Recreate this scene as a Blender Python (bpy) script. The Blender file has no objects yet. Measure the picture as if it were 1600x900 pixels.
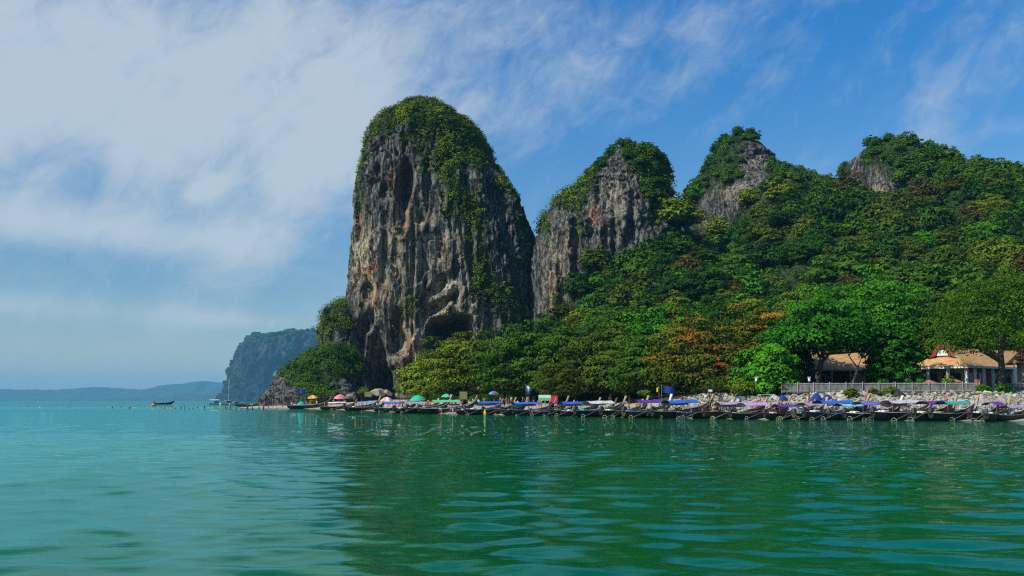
import bpy, bmesh, math, random
import numpy as np
from mathutils import Vector, Matrix, noise as mnoise

random.seed(7)
RNG = np.random.default_rng(11)
SC = bpy.context.scene
COL = SC.collection
PI = math.pi

# ------------------------------------------------------------------ camera, sky, sun, exposure
F = 1555.0                                   # focal length in pixels of a 1600 wide frame
CAMZ = 2.4
TH = math.atan((626 - 450) / F)
cam_d = bpy.data.cameras.new('camera')
cam_d.sensor_width = 36.0
cam_d.lens = 36.0 * F / 1600.0
cam_d.clip_start = 0.1
cam_d.clip_end = 40000
cam = bpy.data.objects.new('camera', cam_d)
cam.location = (0, 0, CAMZ)
cam.rotation_euler = (PI / 2 + TH, 0, 0)
COL.objects.link(cam)
SC.camera = cam
SC.view_settings.view_transform = 'Standard'
SC.view_settings.look = 'None'
SC.view_settings.exposure = 0.0
SC.view_settings.gamma = 1.0
SC.cycles.use_denoising = False
SC.cycles.denoising_input_passes = 'RGB_ALBEDO_NORMAL'
SC.cycles.denoising_prefilter = 'ACCURATE'
SC.cycles.use_adaptive_sampling = False
SC.cycles.sample_clamp_indirect = 3.0
SC.cycles.pixel_filter_type = 'BLACKMAN_HARRIS'
SC.cycles.filter_width = 1.2
SC.cycles.max_bounces = 6
SC.cycles.diffuse_bounces = 2
SC.cycles.glossy_bounces = 3
SC.cycles.transmission_bounces = 2
SC.cycles.volume_bounces = 0
SC.cycles.caustics_reflective = False
SC.cycles.caustics_refractive = False

SUN_TO = Vector((-0.64, -0.40, 0.66)).normalized()
SUN_EL = math.asin(SUN_TO.z)
SUN_AZ = math.atan2(SUN_TO.x, SUN_TO.y)
sun_d = bpy.data.lights.new('sun', 'SUN')
sun_d.energy = 5.0
sun_d.angle = math.radians(0.5)
sun_d.color = (1.0, 0.94, 0.84)
sun = bpy.data.objects.new('sun', sun_d)
sun.rotation_euler = (-SUN_TO).to_track_quat('-Z', 'Y').to_euler()
sun.location = (-200, -100, 300)
COL.objects.link(sun)


class NT:
    """tiny node-graph writer"""
    def __init__(s, tree):
        s.t = tree
        tree.nodes.clear()

    def n(s, typ, **kw):
        nd = s.t.nodes.new(typ)
        for k, v in kw.items():
            if k.startswith('i_'):
                nd.inputs[k[2:].replace('_', ' ')].default_value = v
            else:
                setattr(nd, k, v)
        return nd

    def link(s, a, b):
        s.t.links.new(a, b)

    def val(s, x, sock):
        if isinstance(x, (int, float)):
            sock.default_value = x
        elif isinstance(x, (tuple, list)):
            sock.default_value = x if len(x) == len(sock.default_value) else tuple(x) + (1.0,)
        else:
            s.link(x, sock)

    def m(s, op, a, b=None, c=None, clamp=False):
        nd = s.t.nodes.new('ShaderNodeMath')
        nd.operation = op
        nd.use_clamp = clamp
        s.val(a, nd.inputs[0])
        if b is not None:
            s.val(b, nd.inputs[1])
        if c is not None:
            s.val(c, nd.inputs[2])
        return nd.outputs[0]

    def mix(s, f, a, b, blend='MIX'):
        nd = s.t.nodes.new('ShaderNodeMix')
        nd.data_type = 'RGBA'
        nd.blend_type = blend
        s.val(f, nd.inputs['Factor'])
        s.val(a, nd.inputs['A'] if False else nd.inputs[6])
        s.val(b, nd.inputs[7])
        return nd.outputs[2]

    def ss(s, x, lo, hi):
        nd = s.t.nodes.new('ShaderNodeMapRange')
        nd.interpolation_type = 'SMOOTHSTEP'
        s.val(x, nd.inputs[0])
        nd.inputs[1].default_value = lo
        nd.inputs[2].default_value = hi
        return nd.outputs[0]

    def noise(s, vec, scale, detail=3, rough=0.5, dist=0.0, sc=None, color=False):
        if sc is not None:
            mp = s.t.nodes.new('ShaderNodeMapping')
            mp.inputs['Scale'].default_value = sc
            s.link(vec, mp.inputs[0])
            vec = mp.outputs[0]
        nd = s.t.nodes.new('ShaderNodeTexNoise')
        nd.inputs['Scale'].default_value = scale
        nd.inputs['Detail'].default_value = detail
        nd.inputs['Roughness'].default_value = rough
        nd.inputs['Distortion'].default_value = dist
        if vec is not None:
            s.link(vec, nd.inputs['Vector'])
        return nd.outputs['Color' if color else 'Fac']


world = bpy.data.worlds.new('World')
SC.world = world
world.use_nodes = True
w = NT(world.node_tree)
sky = w.n('ShaderNodeTexSky', sky_type='NISHITA', sun_disc=False, sun_elevation=SUN_EL, sun_rotation=SUN_AZ % (2 * PI),
          altitude=0.0, air_density=1.0, dust_density=1.2, ozone_density=3.0)
tc = w.n('ShaderNodeTexCoord')
sep = w.n('ShaderNodeSeparateXYZ')
w.link(tc.outputs['Generated'], sep.inputs[0])
az = w.m('ARCTAN2', sep.outputs[0], sep.outputs[1])           # azimuth from +Y towards +X
el = w.m('ARCSINE', sep.outputs[2])
# high thin cloud: a streaky layer that thickens towards the west (left) and thins to blue in the east
comb = w.n('ShaderNodeCombineXYZ')
sa = w.m('ADD', w.m('MULTIPLY', az, 0.80), w.m('MULTIPLY', el, 0.60))      # along the streaks
sb = w.m('SUBTRACT', w.m('MULTIPLY', el, 0.80), w.m('MULTIPLY', az, 0.60))  # across them
w.link(sa, comb.inputs[0])
w.link(sb, comb.inputs[1])
V = comb.outputs[0]
n_big = w.noise(V, 3.2, 4, 0.5, 0.4, sc=(1.0, 1.5, 1))
n_str = w.noise(V, 6.5, 8, 0.57, 0.7, sc=(0.8, 1.6, 1))
n_fin = w.noise(V, 24.0, 8, 0.64, 0.9, sc=(0.9, 1.3, 1))


def blob(ca, ce, ra, re, rot=0.0):
    """soft elliptical patch of cloud centred at an azimuth and elevation"""
    a = w.m('SUBTRACT', az, ca)
    e = w.m('SUBTRACT', el, ce)
    c, s_ = math.cos(rot), math.sin(rot)
    x = w.m('MULTIPLY', w.m('ADD', w.m('MULTIPLY', a, c), w.m('MULTIPLY', e, s_)), 1 / ra)
    y = w.m('MULTIPLY', w.m('SUBTRACT', w.m('MULTIPLY', e, c), w.m('MULTIPLY', a, s_)), 1 / re)
    d = w.m('ADD', w.m('MULTIPLY', x, x), w.m('MULTIPLY', y, y))
    return w.m('POWER', 2.718, w.m('MULTIPLY', d, -1.0))


def ang(px, py):
    return math.atan((px - 800) / F), math.atan((626 - py) / F) * 0.985


cov = w.m('MULTIPLY', w.m('MULTIPLY', w.ss(az, 0.55, -0.70), 0.38), w.ss(el, 0.02, 0.20))
for px, py, ra, re, rot, k in [(250, 90, 0.32, 0.085, 0.12, .62), (530, 170, 0.13, 0.055, 1.0, .30), (60, 230, 0.26, 0.05, 0.05, .34),
                               (110, 372, 0.15, 0.022, -0.05, .72), (420, 350, 0.13, 0.035, 0.85, .36), (312, 303, 0.026, 0.012, 0.5, .85),
                               (100, 495, 0.20, 0.012, -0.03, .40), (860, 100, 0.22, 0.045, 0.35, .22), (1190, 155, 0.08, 0.016, 0.5, .22),
                               (400, 505, 0.06, 0.008, 0, .3)]:
    ca, ce = ang(px, py)
    cov = w.m('ADD', cov, w.m('MULTIPLY', blob(ca, ce, ra, re, rot), k))
tex = w.m('ADD', w.m('MULTIPLY', n_big, 1.0), w.m('ADD', w.m('MULTIPLY', n_str, 1.15), w.m('MULTIPLY', n_fin, 0.80)))
dens = w.m('MULTIPLY', w.ss(w.m('ADD', cov, w.m('SUBTRACT', tex, 1.44)), 0.04, 1.06), 0.86)
dens = w.m('MULTIPLY', dens, w.ss(el, -0.01, 0.03))
ramp = w.n('ShaderNodeValToRGB')
cr = ramp.color_ramp
K = [(0.0, (1.7, 1.9, 1.95)), (0.035, (1.40, 1.44, 1.36)), (0.06, (1.12, 1.22, 1.22)), (0.11, (0.80, 1.02, 1.15)), (0.21, (0.58, 1.00, 1.26)),
     (0.33, (0.27, 0.92, 1.42)), (0.52, (0.20, 0.95, 1.62))]
while len(cr.elements) < len(K):
    cr.elements.new(0.5)
for e_, (p_, c_) in zip(cr.elements, K):
    e_.position = p_ / 0.55
    e_.color = (c_[0] / 2, c_[1] / 2, c_[2] / 2, 1)
w.link(w.m('MULTIPLY', el, 1 / 0.55), ramp.inputs[0])
hs = w.mix(1.0, ramp.outputs[0], (2.0, 2.0, 2.0), 'MULTIPLY')
tint = w.mix(1.0, sky.outputs[0], hs, 'MULTIPLY')
skyc = w.mix(dens, tint, (5.6, 6.4, 7.0))
bg = w.n('ShaderNodeBackground', i_Strength=0.10)
w.link(skyc, bg.inputs['Color'])
wo = w.n('ShaderNodeOutputWorld')
w.link(bg.outputs[0], wo.inputs['Surface'])


# ------------------------------------------------------------------ helpers
def at(px, py, Y):
    """world point on the plane Y seen at photo pixel px, py"""
    u, v = (px - 800) / F, (450 - py) / F
    t = Y / (math.cos(TH) - v * math.sin(TH))
    return Vector((u * t, Y, CAMZ + t * (math.sin(TH) + v * math.cos(TH))))


def X_at(px, Y):
    return at(px, 626, Y).x


def proj(P):
    P = np.asarray(P, float)
    y = P[..., 1] * math.cos(TH) + (P[..., 2] - CAMZ) * math.sin(TH)
    z = -P[..., 1] * math.sin(TH) + (P[..., 2] - CAMZ) * math.cos(TH)
    y = np.maximum(y, 1e-3)
    return 800 + F * P[..., 0] / y, 450 - F * z / y


def _hash(ix, iy, iz, seed):
    h = (ix * 374761393 + iy * 668265263 + iz * 2147483647 + seed * 144269504) & 0xFFFFFFFF
    h = ((h ^ (h >> 13)) * 1274126177) & 0xFFFFFFFF
    h = (h ^ (h >> 16)) & 0xFFFFFFFF
    h = (h * 2246822519) & 0xFFFFFFFF
    h = h ^ (h >> 15)
    return (h & 0xFFFFFF) / float(0xFFFFFF)


def vnoise(x, y, z, seed=0):
    """smooth value noise in -1..1"""
    x, y, z = np.broadcast_arrays(x, y, z)
    ix, iy, iz = np.floor(x).astype(np.int64), np.floor(y).astype(np.int64), np.floor(z).astype(np.int64)
    fx, fy, fz = x - ix, y - iy, z - iz
    fx, fy, fz = [t * t * t * (t * (t * 6 - 15) + 10) for t in (fx, fy, fz)]
    r = 0
    for dx in (0, 1):
        for dy in (0, 1):
            for dz in (0, 1):
                wgt = (fx if dx else 1 - fx) * (fy if dy else 1 - fy) * (fz if dz else 1 - fz)
                r = r + wgt * _hash(ix + dx, iy + dy, iz + dz, seed)
    return r * 2 - 1


def fbm(x, y, z, seed=0, octv=4, gain=0.5):
    a, r, s = 1.0, 0, 0
    for o in range(octv):
        r = r + a * vnoise(x * 2 ** o, y * 2 ** o, z * 2 ** o, seed + o * 17)
        s += a
        a *= gain
    return r / s


def sst(x, a, b):
    t = np.clip((x - a) / (b - a), 0, 1)
    return t * t * (3 - 2 * t)


def tag(o, label=None, cat=None, group=None, kind=None):
    if label:
        o['label'] = label
    if cat:
        o['category'] = cat
    if group:
        o['group'] = group
    if kind:
        o['kind'] = kind
    return o


def link(name, me, parent=None, loc=None):
    o = bpy.data.objects.new(name, me)
    COL.objects.link(o)
    if parent:
        o.parent = parent
    if loc is not None:
        o.location = loc
    return o


def empty(name, loc, rz=0.0, scale=None):
    o = bpy.data.objects.new(name, None)
    o.empty_display_size = 0.2
    o.location = loc
    o.rotation_euler = (0, 0, rz)
    if scale:
        o.scale = scale
    COL.objects.link(o)
    return o


def np_mesh(name, verts, faces, mats=(), smooth=False, attrs=None, fmat=None):
    """verts (N,3), faces (M,k) numpy -> mesh; attrs {name: per-vertex floats}"""
    me = bpy.data.meshes.new(name)
    verts = np.asarray(verts, np.float32)
    faces = np.asarray(faces, np.int32)
    M, k = faces.shape
    me.vertices.add(len(verts))
    me.vertices.foreach_set('co', verts.ravel())
    me.loops.add(M * k)
    me.loops.foreach_set('vertex_index', faces.ravel())
    me.polygons.add(M)
    me.polygons.foreach_set('loop_start', np.arange(0, M * k, k, dtype=np.int32))
    if smooth:
        me.polygons.foreach_set('use_smooth', np.ones(M, bool))
    for m_ in mats:
        me.materials.append(m_)
    if fmat is not None:
        me.polygons.foreach_set('material_index', np.asarray(fmat, np.int32))
    me.update(calc_edges=True)
    for k_, v_ in (attrs or {}).items():
        a = me.attributes.new(k_, 'FLOAT', 'POINT')
        a.data.foreach_set('value', np.asarray(v_, np.float32).ravel())
    return me


class MB:
    """collects simple solids into one mesh with material indices"""
    def __init__(s):
        s.v, s.f, s.mi, s.sm = [], [], [], []

    def add(s, vs, fs, mi=0, smooth=False):
        b = len(s.v)
        s.v += [tuple(v) for v in vs]
        s.f += [tuple(i + b for i in f) for f in fs]
        s.mi += [mi] * len(fs)
        s.sm += [smooth] * len(fs)
        return s

    def box(s, c, size, rz=0.0, mi=0, bev=0.0, rx=0.0):
        x, y, z = [a / 2 for a in size]
        if bev:
            b = min(bev, x * .9, y * .9, z * .9)
            vs = []
            for sz in (-1, 1):
                for (ax, ay) in ((x - b, y), (x, y - b)):
                    pass
            prof = [(-x + b, -y), (x - b, -y), (x, -y + b), (x, y - b), (x - b, y), (-x + b, y), (-x, y - b), (-x, -y + b)]
            vs = [(p, q, -z) for p, q in prof] + [(p, q, z - b) for p, q in prof] + \
                 [(p * (x - b) / x, q * (y - b) / y, z) for p, q in prof]
            fs = [tuple(range(7, -1, -1)), tuple(range(16, 24))]
            for l in (0, 8):
                for i in range(8):
                    j = (i + 1) % 8
                    fs.append((l + i, l + j, l + 8 + j, l + 8 + i))
        else:
            vs = [(i, j, k) for k in (-z, z) for j in (-y, y) for i in (-x, x)]
            fs = [(0, 2, 3, 1), (4, 5, 7, 6), (0, 1, 5, 4), (2, 6, 7, 3), (0, 4, 6, 2), (1, 3, 7, 5)]
        M = Matrix.Translation(Vector(c)) @ Matrix.Rotation(rz, 4, 'Z') @ Matrix.Rotation(rx, 4, 'X')
        return s.add([M @ Vector(v) for v in vs], fs, mi)

    def tube(s, pts, r, n=8, mi=0, caps=True, smooth=True):
        pts = [Vector(p) for p in pts]
        rs = r if isinstance(r, (list, tuple)) else [r] * len(pts)
        b, vs, fs = 0, [], []
        for i, p in enumerate(pts):
            d = (pts[min(i + 1, len(pts) - 1)] - pts[max(i - 1, 0)])
            d = d.normalized() if d.length > 1e-9 else Vector((0, 0, 1))
            a = d.cross(Vector((0, 0, 1)) if abs(d.z) < .9 else Vector((1, 0, 0))).normalized()
            c = d.cross(a)
            for k in range(n):
                t = 2 * PI * k / n
                vs.append(p + (a * math.cos(t) + c * math.sin(t)) * rs[i])
        for i in range(len(pts) - 1):
            for k in range(n):
                k2 = (k + 1) % n
                fs.append((i * n + k, i * n + k2, (i + 1) * n + k2, (i + 1) * n + k))
        if caps:
            fs.append(tuple(range(n - 1, -1, -1)))
            fs.append(tuple(range((len(pts) - 1) * n, len(pts) * n)))
        return s.add(vs, fs, mi, smooth)

    def grid(s, rows, mi=0, smooth=True, close=False):
        """rows: list of equally long point lists"""
        n = len(rows[0])
        vs = [p for r in rows for p in r]
        fs = []
        for i in range(len(rows) - 1):
            for k in range(n if close else n - 1):
                k2 = (k + 1) % n
                fs.append((i * n + k, i * n + k2, (i + 1) * n + k2, (i + 1) * n + k))
        return s.add(vs, fs, mi, smooth)

    def mesh(s, name, mats):
        me = bpy.data.meshes.new(name)
        me.from_pydata(s.v, [], s.f)
        for m_ in (mats if isinstance(mats, (list, tuple)) else [mats]):
            me.materials.append(m_)
        me.polygons.foreach_set('material_index', s.mi)
        me.polygons.foreach_set('use_smooth', s.sm)
        me.update()
        return me

    def build(s, name, mats, parent=None, loc=None):
        return link(name, s.mesh(name, mats), parent, loc)


def kids(o):
    return [c for c in KID.get(o.name, [])] if o.name in KID else list(o.children)


KID = {}


def copy_tree(o, parent=None):
    c = o.copy()
    COL.objects.link(c)
    c.parent = parent
    for ch in list(o.children):
        copy_tree(ch, c)
    return c


# ------------------------------------------------------------------ materials
MATS = {}


def mat(name, col, rough=0.7, var=0.25, scale=3.0, bump=0.15, bscale=20.0, spec=0.3, metal=0.0, stretch=None, dirt=0.0):
    """painted / wooden / cloth surface: base colour with grain, mottling and fine relief"""
    if name in MATS:
        return MATS[name]
    m_ = bpy.data.materials.new(name)
    m_.use_nodes = True
    g = NT(m_.node_tree)
    t = g.n('ShaderNodeTexCoord')
    oi = g.n('ShaderNodeObjectInfo')
    vec = g.n('ShaderNodeVectorMath', operation='ADD')
    g.link(t.outputs['Object'], vec.inputs[0])
    rv = g.n('ShaderNodeCombineXYZ')
    g.link(g.m('MULTIPLY', oi.outputs['Random'], 37.0), rv.inputs[0])
    g.link(rv.outputs[0], vec.inputs[1])
    nz = g.noise(vec.outputs[0], scale, 5, 0.6, sc=stretch)
    c2 = tuple(x * (1 - var) for x in col)
    c3 = tuple(min(1, x * (1 + var * .8)) for x in col)
    c = g.mix(g.ss(nz, 0.3, 0.7), c2, c3)
    if dirt:
        nd = g.noise(vec.outputs[0], scale * .6, 6, 0.65)
        c = g.mix(g.m('MULTIPLY', g.ss(nd, 0.5, 0.75), dirt), c, (0.10, 0.085, 0.06))
    p = g.n('ShaderNodeBsdfPrincipled', i_Roughness=rough, i_Metallic=metal)
    p.inputs['Specular IOR Level'].default_value = spec
    g.link(c, p.inputs['Base Color'])
    if bump:
        b = g.n('ShaderNodeBump', i_Strength=bump, i_Distance=0.05)
        g.link(g.noise(vec.outputs[0], bscale, 4, 0.6, sc=stretch), b.inputs['Height'])
        g.link(b.outputs[0], p.inputs['Normal'])
    o = g.n('ShaderNodeOutputMaterial')
    g.link(p.outputs[0], o.inputs['Surface'])
    MATS[name] = m_
    return m_


def leaf_mat(name, lo, hi, accent=None, acc_at=0.8, trans=0.08):
    """foliage: colour runs lo -> hi with the per-clump tint; accent colour on the clumps above acc_at"""
    m_ = bpy.data.materials.new(name)
    m_.use_nodes = True
    g = NT(m_.node_tree)
    a = g.n('ShaderNodeAttribute', attribute_name='tint')
    oi = g.n('ShaderNodeObjectInfo')
    t = g.m('ADD', a.outputs['Fac'], g.m('MULTIPLY', g.m('SUBTRACT', oi.outputs['Random'], 0.5), 0.25), clamp=True)
    c = g.mix(t, lo, hi)
    if accent:
        geo = g.n('ShaderNodeNewGeometry')
        nz = g.noise(geo.outputs['Position'], 0.28, 3, 0.6)
        f = g.m('ADD', g.m('MULTIPLY', a.outputs['Fac'], 0.55), g.m('MULTIPLY', nz, 0.75))
        c = g.mix(g.ss(f, acc_at - .05, acc_at + .1), c, accent)
    d = g.n('ShaderNodeBsdfPrincipled', i_Roughness=0.62)
    d.inputs['Specular IOR Level'].default_value = 0.07
    g.link(c, d.inputs['Base Color'])
    tr = g.n('ShaderNodeBsdfTranslucent')
    g.link(g.mix(0.5, c, (0.10, 0.16, 0.01)), tr.inputs['Color'])
    mx = g.n('ShaderNodeMixShader')
    mx.inputs[0].default_value = trans
    g.link(d.outputs[0], mx.inputs[1])
    g.link(tr.outputs[0], mx.inputs[2])
    o = g.n('ShaderNodeOutputMaterial')
    g.link(mx.outputs[0], o.inputs['Surface'])
    MATS[name] = m_
    return m_


LEAF = {
    'yellow': leaf_mat('leaf_yellow_green', (0.014, 0.034, 0.002), (0.215, 0.290, 0.008)),
    'mid': leaf_mat('leaf_mid_green', (0.007, 0.024, 0.002), (0.076, 0.172, 0.007)),
    'bright': leaf_mat('leaf_bright_green', (0.007, 0.045, 0.002), (0.085, 0.310, 0.008)),
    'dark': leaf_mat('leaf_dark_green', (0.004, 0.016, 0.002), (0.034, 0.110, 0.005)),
    'olive': leaf_mat('leaf_olive', (0.010, 0.024, 0.002), (0.104, 0.155, 0.008)),
    'brown': leaf_mat('leaf_brown', (0.028, 0.028, 0.005), (0.100, 0.081, 0.010)),
    'red': leaf_mat('leaf_turning_red', (0.028, 0.052, 0.003), (0.155, 0.200, 0.008), (0.270, 0.085, 0.012), 0.77),
    'orange': leaf_mat('leaf_turning_orange', (0.043, 0.067, 0.004), (0.190, 0.209, 0.008), (0.330, 0.150, 0.015), 0.74),
    'shrub': leaf_mat('leaf_cliff_shrub', (0.006, 0.018, 0.002), (0.165, 0.235, 0.008)),
    'emerald': leaf_mat('leaf_emerald', (0.005, 0.026, 0.002), (0.042, 0.205, 0.008)),
    'pale': leaf_mat('leaf_pale', (0.048, 0.081, 0.005), (0.190, 0.199, 0.016)),
}
BARK = mat('bark', (0.075, 0.058, 0.042), 0.9, 0.45, 4, 0.5, 14, stretch=(1, 1, .3))
PALEBARK = mat('pale_bark', (0.30, 0.27, 0.22), 0.9, 0.35, 4, 0.4, 14, stretch=(1, 1, .3))


def rock_mat(name, base=(0.176, 0.170, 0.154), hazeveg=False, bscale=1.0):
    m_ = bpy.data.materials.new(name)
    m_.use_nodes = True
    g = NT(m_.node_tree)
    geo = g.n('ShaderNodeNewGeometry')
    P = geo.outputs['Position']
    big = g.noise(P, 0.06 * bscale, 5, 0.6, 0.3)
    strk = g.noise(P, 0.62 * bscale, 7, 0.68, 0.5, sc=(1, 1, 0.11))
    fine = g.noise(P, 1.5 * bscale, 7, 0.72, 0.2, sc=(1, 1, 0.3))
    c = g.mix(g.ss(strk, 0.43, 0.57), (base[0] * .20, base[1] * .21, base[2] * .24), base)
    c = g.mix(g.m('MULTIPLY', g.ss(fine, 0.50, 0.68), 0.7), c, (base[0] * 2.0, base[1] * 1.95, base[2] * 1.7))
    c = g.mix(g.m('MULTIPLY', g.ss(fine, 0.50, 0.34), 0.9), c, (0.022, 0.024, 0.026))
    drip = g.noise(P, 1.15 * bscale, 4, 0.6, 0.3, sc=(1, 1, 0.05))
    c = g.mix(g.m('MULTIPLY', g.ss(drip, 0.53, 0.60), 0.8), c, (0.018, 0.020, 0.022))
    # joints: broken cells, tall and narrow, dark where they open
    wv = g.n('ShaderNodeVectorMath', operation='ADD')
    wn = g.noise(P, 0.5 * bscale, 4, 0.6, color=True)
    ws = g.n('ShaderNodeVectorMath', operation='SCALE')
    g.link(wn, ws.inputs[0])
    ws.inputs['Scale'].default_value = 3.0 / bscale
    g.link(P, wv.inputs[0])
    g.link(ws.outputs[0], wv.inputs[1])
    mpv = g.n('ShaderNodeMapping')
    mpv.inputs['Scale'].default_value = (1, 1, 0.28)
    g.link(wv.outputs[0], mpv.inputs[0])
    vo = g.n('ShaderNodeTexVoronoi', feature='DISTANCE_TO_EDGE')
    vo.inputs['Scale'].default_value = 0.33 * bscale
    g.link(mpv.outputs[0], vo.inputs['Vector'])
    crack = g.ss(vo.outputs['Distance'], 0.075, 0.0)
    c = g.mix(g.m('MULTIPLY', crack, 0.85), c, (0.012, 0.013, 0.015))
    # warm iron stains and pale fresh stone where the attribute says the wall is bare
    st = g.n('ShaderNodeAttribute', attribute_name='stain').outputs['Fac']
    pl = g.n('ShaderNodeAttribute', attribute_name='pale').outputs['Fac']
    n1 = g.noise(P, 0.35 * bscale, 5, 0.65, 0.6, sc=(1, 1, 0.5))
    c = g.mix(g.m('MULTIPLY', pl, g.m('MULTIPLY', g.ss(n1, 0.38, 0.56), g.ss(strk, 0.36, 0.54))), c, (0.56, 0.44, 0.27))
    n2 = g.noise(P, 0.55 * bscale, 5, 0.65, 0.5, sc=(1.0, 1, 0.55))
    c = g.mix(g.m('MULTIPLY', st, g.ss(n2, 0.47, 0.60)), c, (0.46, 0.155, 0.055))
    ms = g.n('ShaderNodeAttribute', attribute_name='moss').outputs['Fac']
    n3 = g.noise(P, 0.9 * bscale, 5, 0.65)
    gcol = g.mix(g.ss(n3, .4, .65), (0.012, 0.032, 0.008), (0.055, 0.085, 0.014))
    c = g.mix(g.m('MULTIPLY', ms, g.ss(g.m('ADD', n3, g.m('MULTIPLY', ms, 0.30)), 0.44, 0.66)), c, gcol)
    p = g.n('ShaderNodeBsdfPrincipled', i_Roughness=0.9)
    p.inputs['Specular IOR Level'].default_value = 0.15
    g.link(c, p.inputs['Base Color'])
    b = g.n('ShaderNodeBump', i_Strength=0.9, i_Distance=0.9 / bscale)
    h = g.m('SUBTRACT', g.m('ADD', g.m('MULTIPLY', fine, 0.6), strk), g.m('ADD', g.m('MULTIPLY', drip, 0.5), g.m('MULTIPLY', crack, 0.8)))
    g.link(h, b.inputs['Height'])
    g.link(b.outputs[0], p.inputs['Normal'])
    o = g.n('ShaderNodeOutputMaterial')
    g.link(p.outputs[0], o.inputs['Surface'])
    return m_


ROCK = rock_mat('limestone')
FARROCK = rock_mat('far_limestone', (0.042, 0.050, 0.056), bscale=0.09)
# ------------------------------------------------------------------ shoreline and ground
SHORE_PX = [(375, 345), (450, 311), (500, 280), (560, 249), (640, 196), (730, 178), (850, 162), (1000, 143), (1200, 129),
            (1400, 122), (1500, 120), (1600, 118)]
SHORE = [(-128.0, 800.0), (-112.0, 520.0), (-101.0, 400.0), (-98.0, 362.0)] + \
        [((px - 800) / F * D, float(D)) for px, D in SHORE_PX] + [(90.0, 112.0), (160.0, 104.0), (520.0, 90.0)]
SHORE = np.array(SHORE)


def inland(X, Y):
    """signed distance from the waterline, positive on land"""
    X, Y = np.asarray(X, float), np.asarray(Y, float)
    best = np.full(X.shape, 1e9)
    sgn = np.ones(X.shape)
    for (ax, ay), (bx, by) in zip(SHORE[:-1], SHORE[1:]):
        dx, dy = bx - ax, by - ay
        t = np.clip(((X - ax) * dx + (Y - ay) * dy) / (dx * dx + dy * dy), 0, 1)
        qx, qy = X - (ax + t * dx), Y - (ay + t * dy)
        d = np.hypot(qx, qy)
        cr = dx * (Y - ay) - dy * (X - ax)
        m_ = d < best
        best = np.where(m_, d, best)
        sgn = np.where(m_, np.where(cr > 0, 1.0, -1.0), sgn)
    return best * sgn


CONES = [(60.0, 362.0, 46.0, 84.0, 1.1), (95.0, 330.0, 16.0, 90.0, 1.2), (150.0, 400.0, 52.0, 200.0, 1.3)]


def ground_z(X, Y):
    X, Y = np.asarray(X, float), np.asarray(Y, float)
    d = inland(X, Y)
    beach = np.where(d < 0, d * 0.10, np.interp(d, [0, 14, 30, 60, 400], [0, 1.25, 1.9, 3.0, 4.5]))
    bank = np.where(d < 0, d * 0.12, np.interp(d, [0, 5, 19, 24, 400], [0, 0.45, 3.35, 3.6, 4.5]))
    wt = sst(X, 18, 32)
    z = beach * (1 - wt) + bank * wt
    h = 0
    for cx, cy, H, R, p in CONES:
        r = np.hypot(X - cx, (Y - cy) * 0.8)
        h = np.maximum(h, H * sst(1 - r / R, -0.02, 1.1) ** p * 1.15)
    # spurs and gullies running down the slope
    gul = 1 - 2 * np.abs(fbm(X / 34 + .4, Y / 90, 0.7, 51, 3))
    h = np.maximum(h + (gul * 9 - 4 + fbm(X / 17, Y / 20, 0.2, 52, 3) * 5) * sst(h, 4, 26), h * .3)
    h = h * sst(d, 30, 80)
    z = z + h + sst(d, 40, 90) * (fbm(X / 22, Y / 22, 0.3, 5, 4) * 2.5 + 0.8) * sst(h, 0, 10)
    z = z + np.where(d > 0, fbm(X / 3, Y / 3, 0, 3, 3) * 0.07 * (1 - wt * .5), 0)
    return np.maximum(z, -3.0)


def land_mat():
    m_ = bpy.data.materials.new('sand_and_soil')
    m_.use_nodes = True
    g = NT(m_.node_tree)
    P = g.n('ShaderNodeNewGeometry').outputs['Position']
    n1 = g.noise(P, 0.5, 5, 0.6)
    n2 = g.noise(P, 6.0, 5, 0.7)
    sand = g.mix(n2, (0.36, 0.29, 0.19), (0.50, 0.42, 0.29))
    soil = g.mix(n1, (0.030, 0.026, 0.014), (0.055, 0.065, 0.018))
    a = g.n('ShaderNodeAttribute', attribute_name='soil').outputs['Fac']
    wet = g.n('ShaderNodeAttribute', attribute_name='wet').outputs['Fac']
    c = g.mix(g.m('MULTIPLY', wet, 0.55), sand, (0.24, 0.19, 0.11))
    c = g.mix(g.ss(g.m('ADD', a, g.m('MULTIPLY', g.m('SUBTRACT', n1, .5), .6)), .4, .6), c, soil)
    p = g.n('ShaderNodeBsdfPrincipled', i_Roughness=0.9)
    g.link(c, p.inputs['Base Color'])
    b = g.n('ShaderNodeBump', i_Strength=0.5, i_Distance=0.08)
    g.link(n2, b.inputs['Height'])
    g.link(b.outputs[0], p.inputs['Normal'])
    o = g.n('ShaderNodeOutputMaterial')
    g.link(p.outputs[0], o.inputs['Surface'])
    return m_


gx = np.concatenate([np.arange(-150, 120, 1.8), np.arange(120, 520, 6.0)])
gy = np.concatenate([np.arange(84, 260, 1.8), np.arange(260, 700, 5.0)])
GX, GY = np.meshgrid(gx, gy)
GZ = ground_z(GX, GY)
nx, ny = len(gx), len(gy)
ii = (np.arange(ny - 1)[:, None] * nx + np.arange(nx - 1)[None, :]).ravel()
LANDV = np.stack([GX, GY, GZ], -1).reshape(-1, 3)
LANDF = np.stack([ii, ii + 1, ii + nx + 1, ii + nx], -1)
dd = inland(GX, GY).ravel()
soil = np.where(GX.ravel() > 24, sst(dd, 14, 22), sst(dd, 24, 32))
soil = soil * np.where(GX.ravel() < -8, sst(dd, 42, 60), 1.0)
me = np_mesh('ground', LANDV, LANDF, [land_mat()], True, {'soil': soil, 'wet': 1 - sst(dd, 0.5, 3.0)})
tag(link('ground', me), 'pale sand beach rising to the wooded slope', kind='structure')


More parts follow.
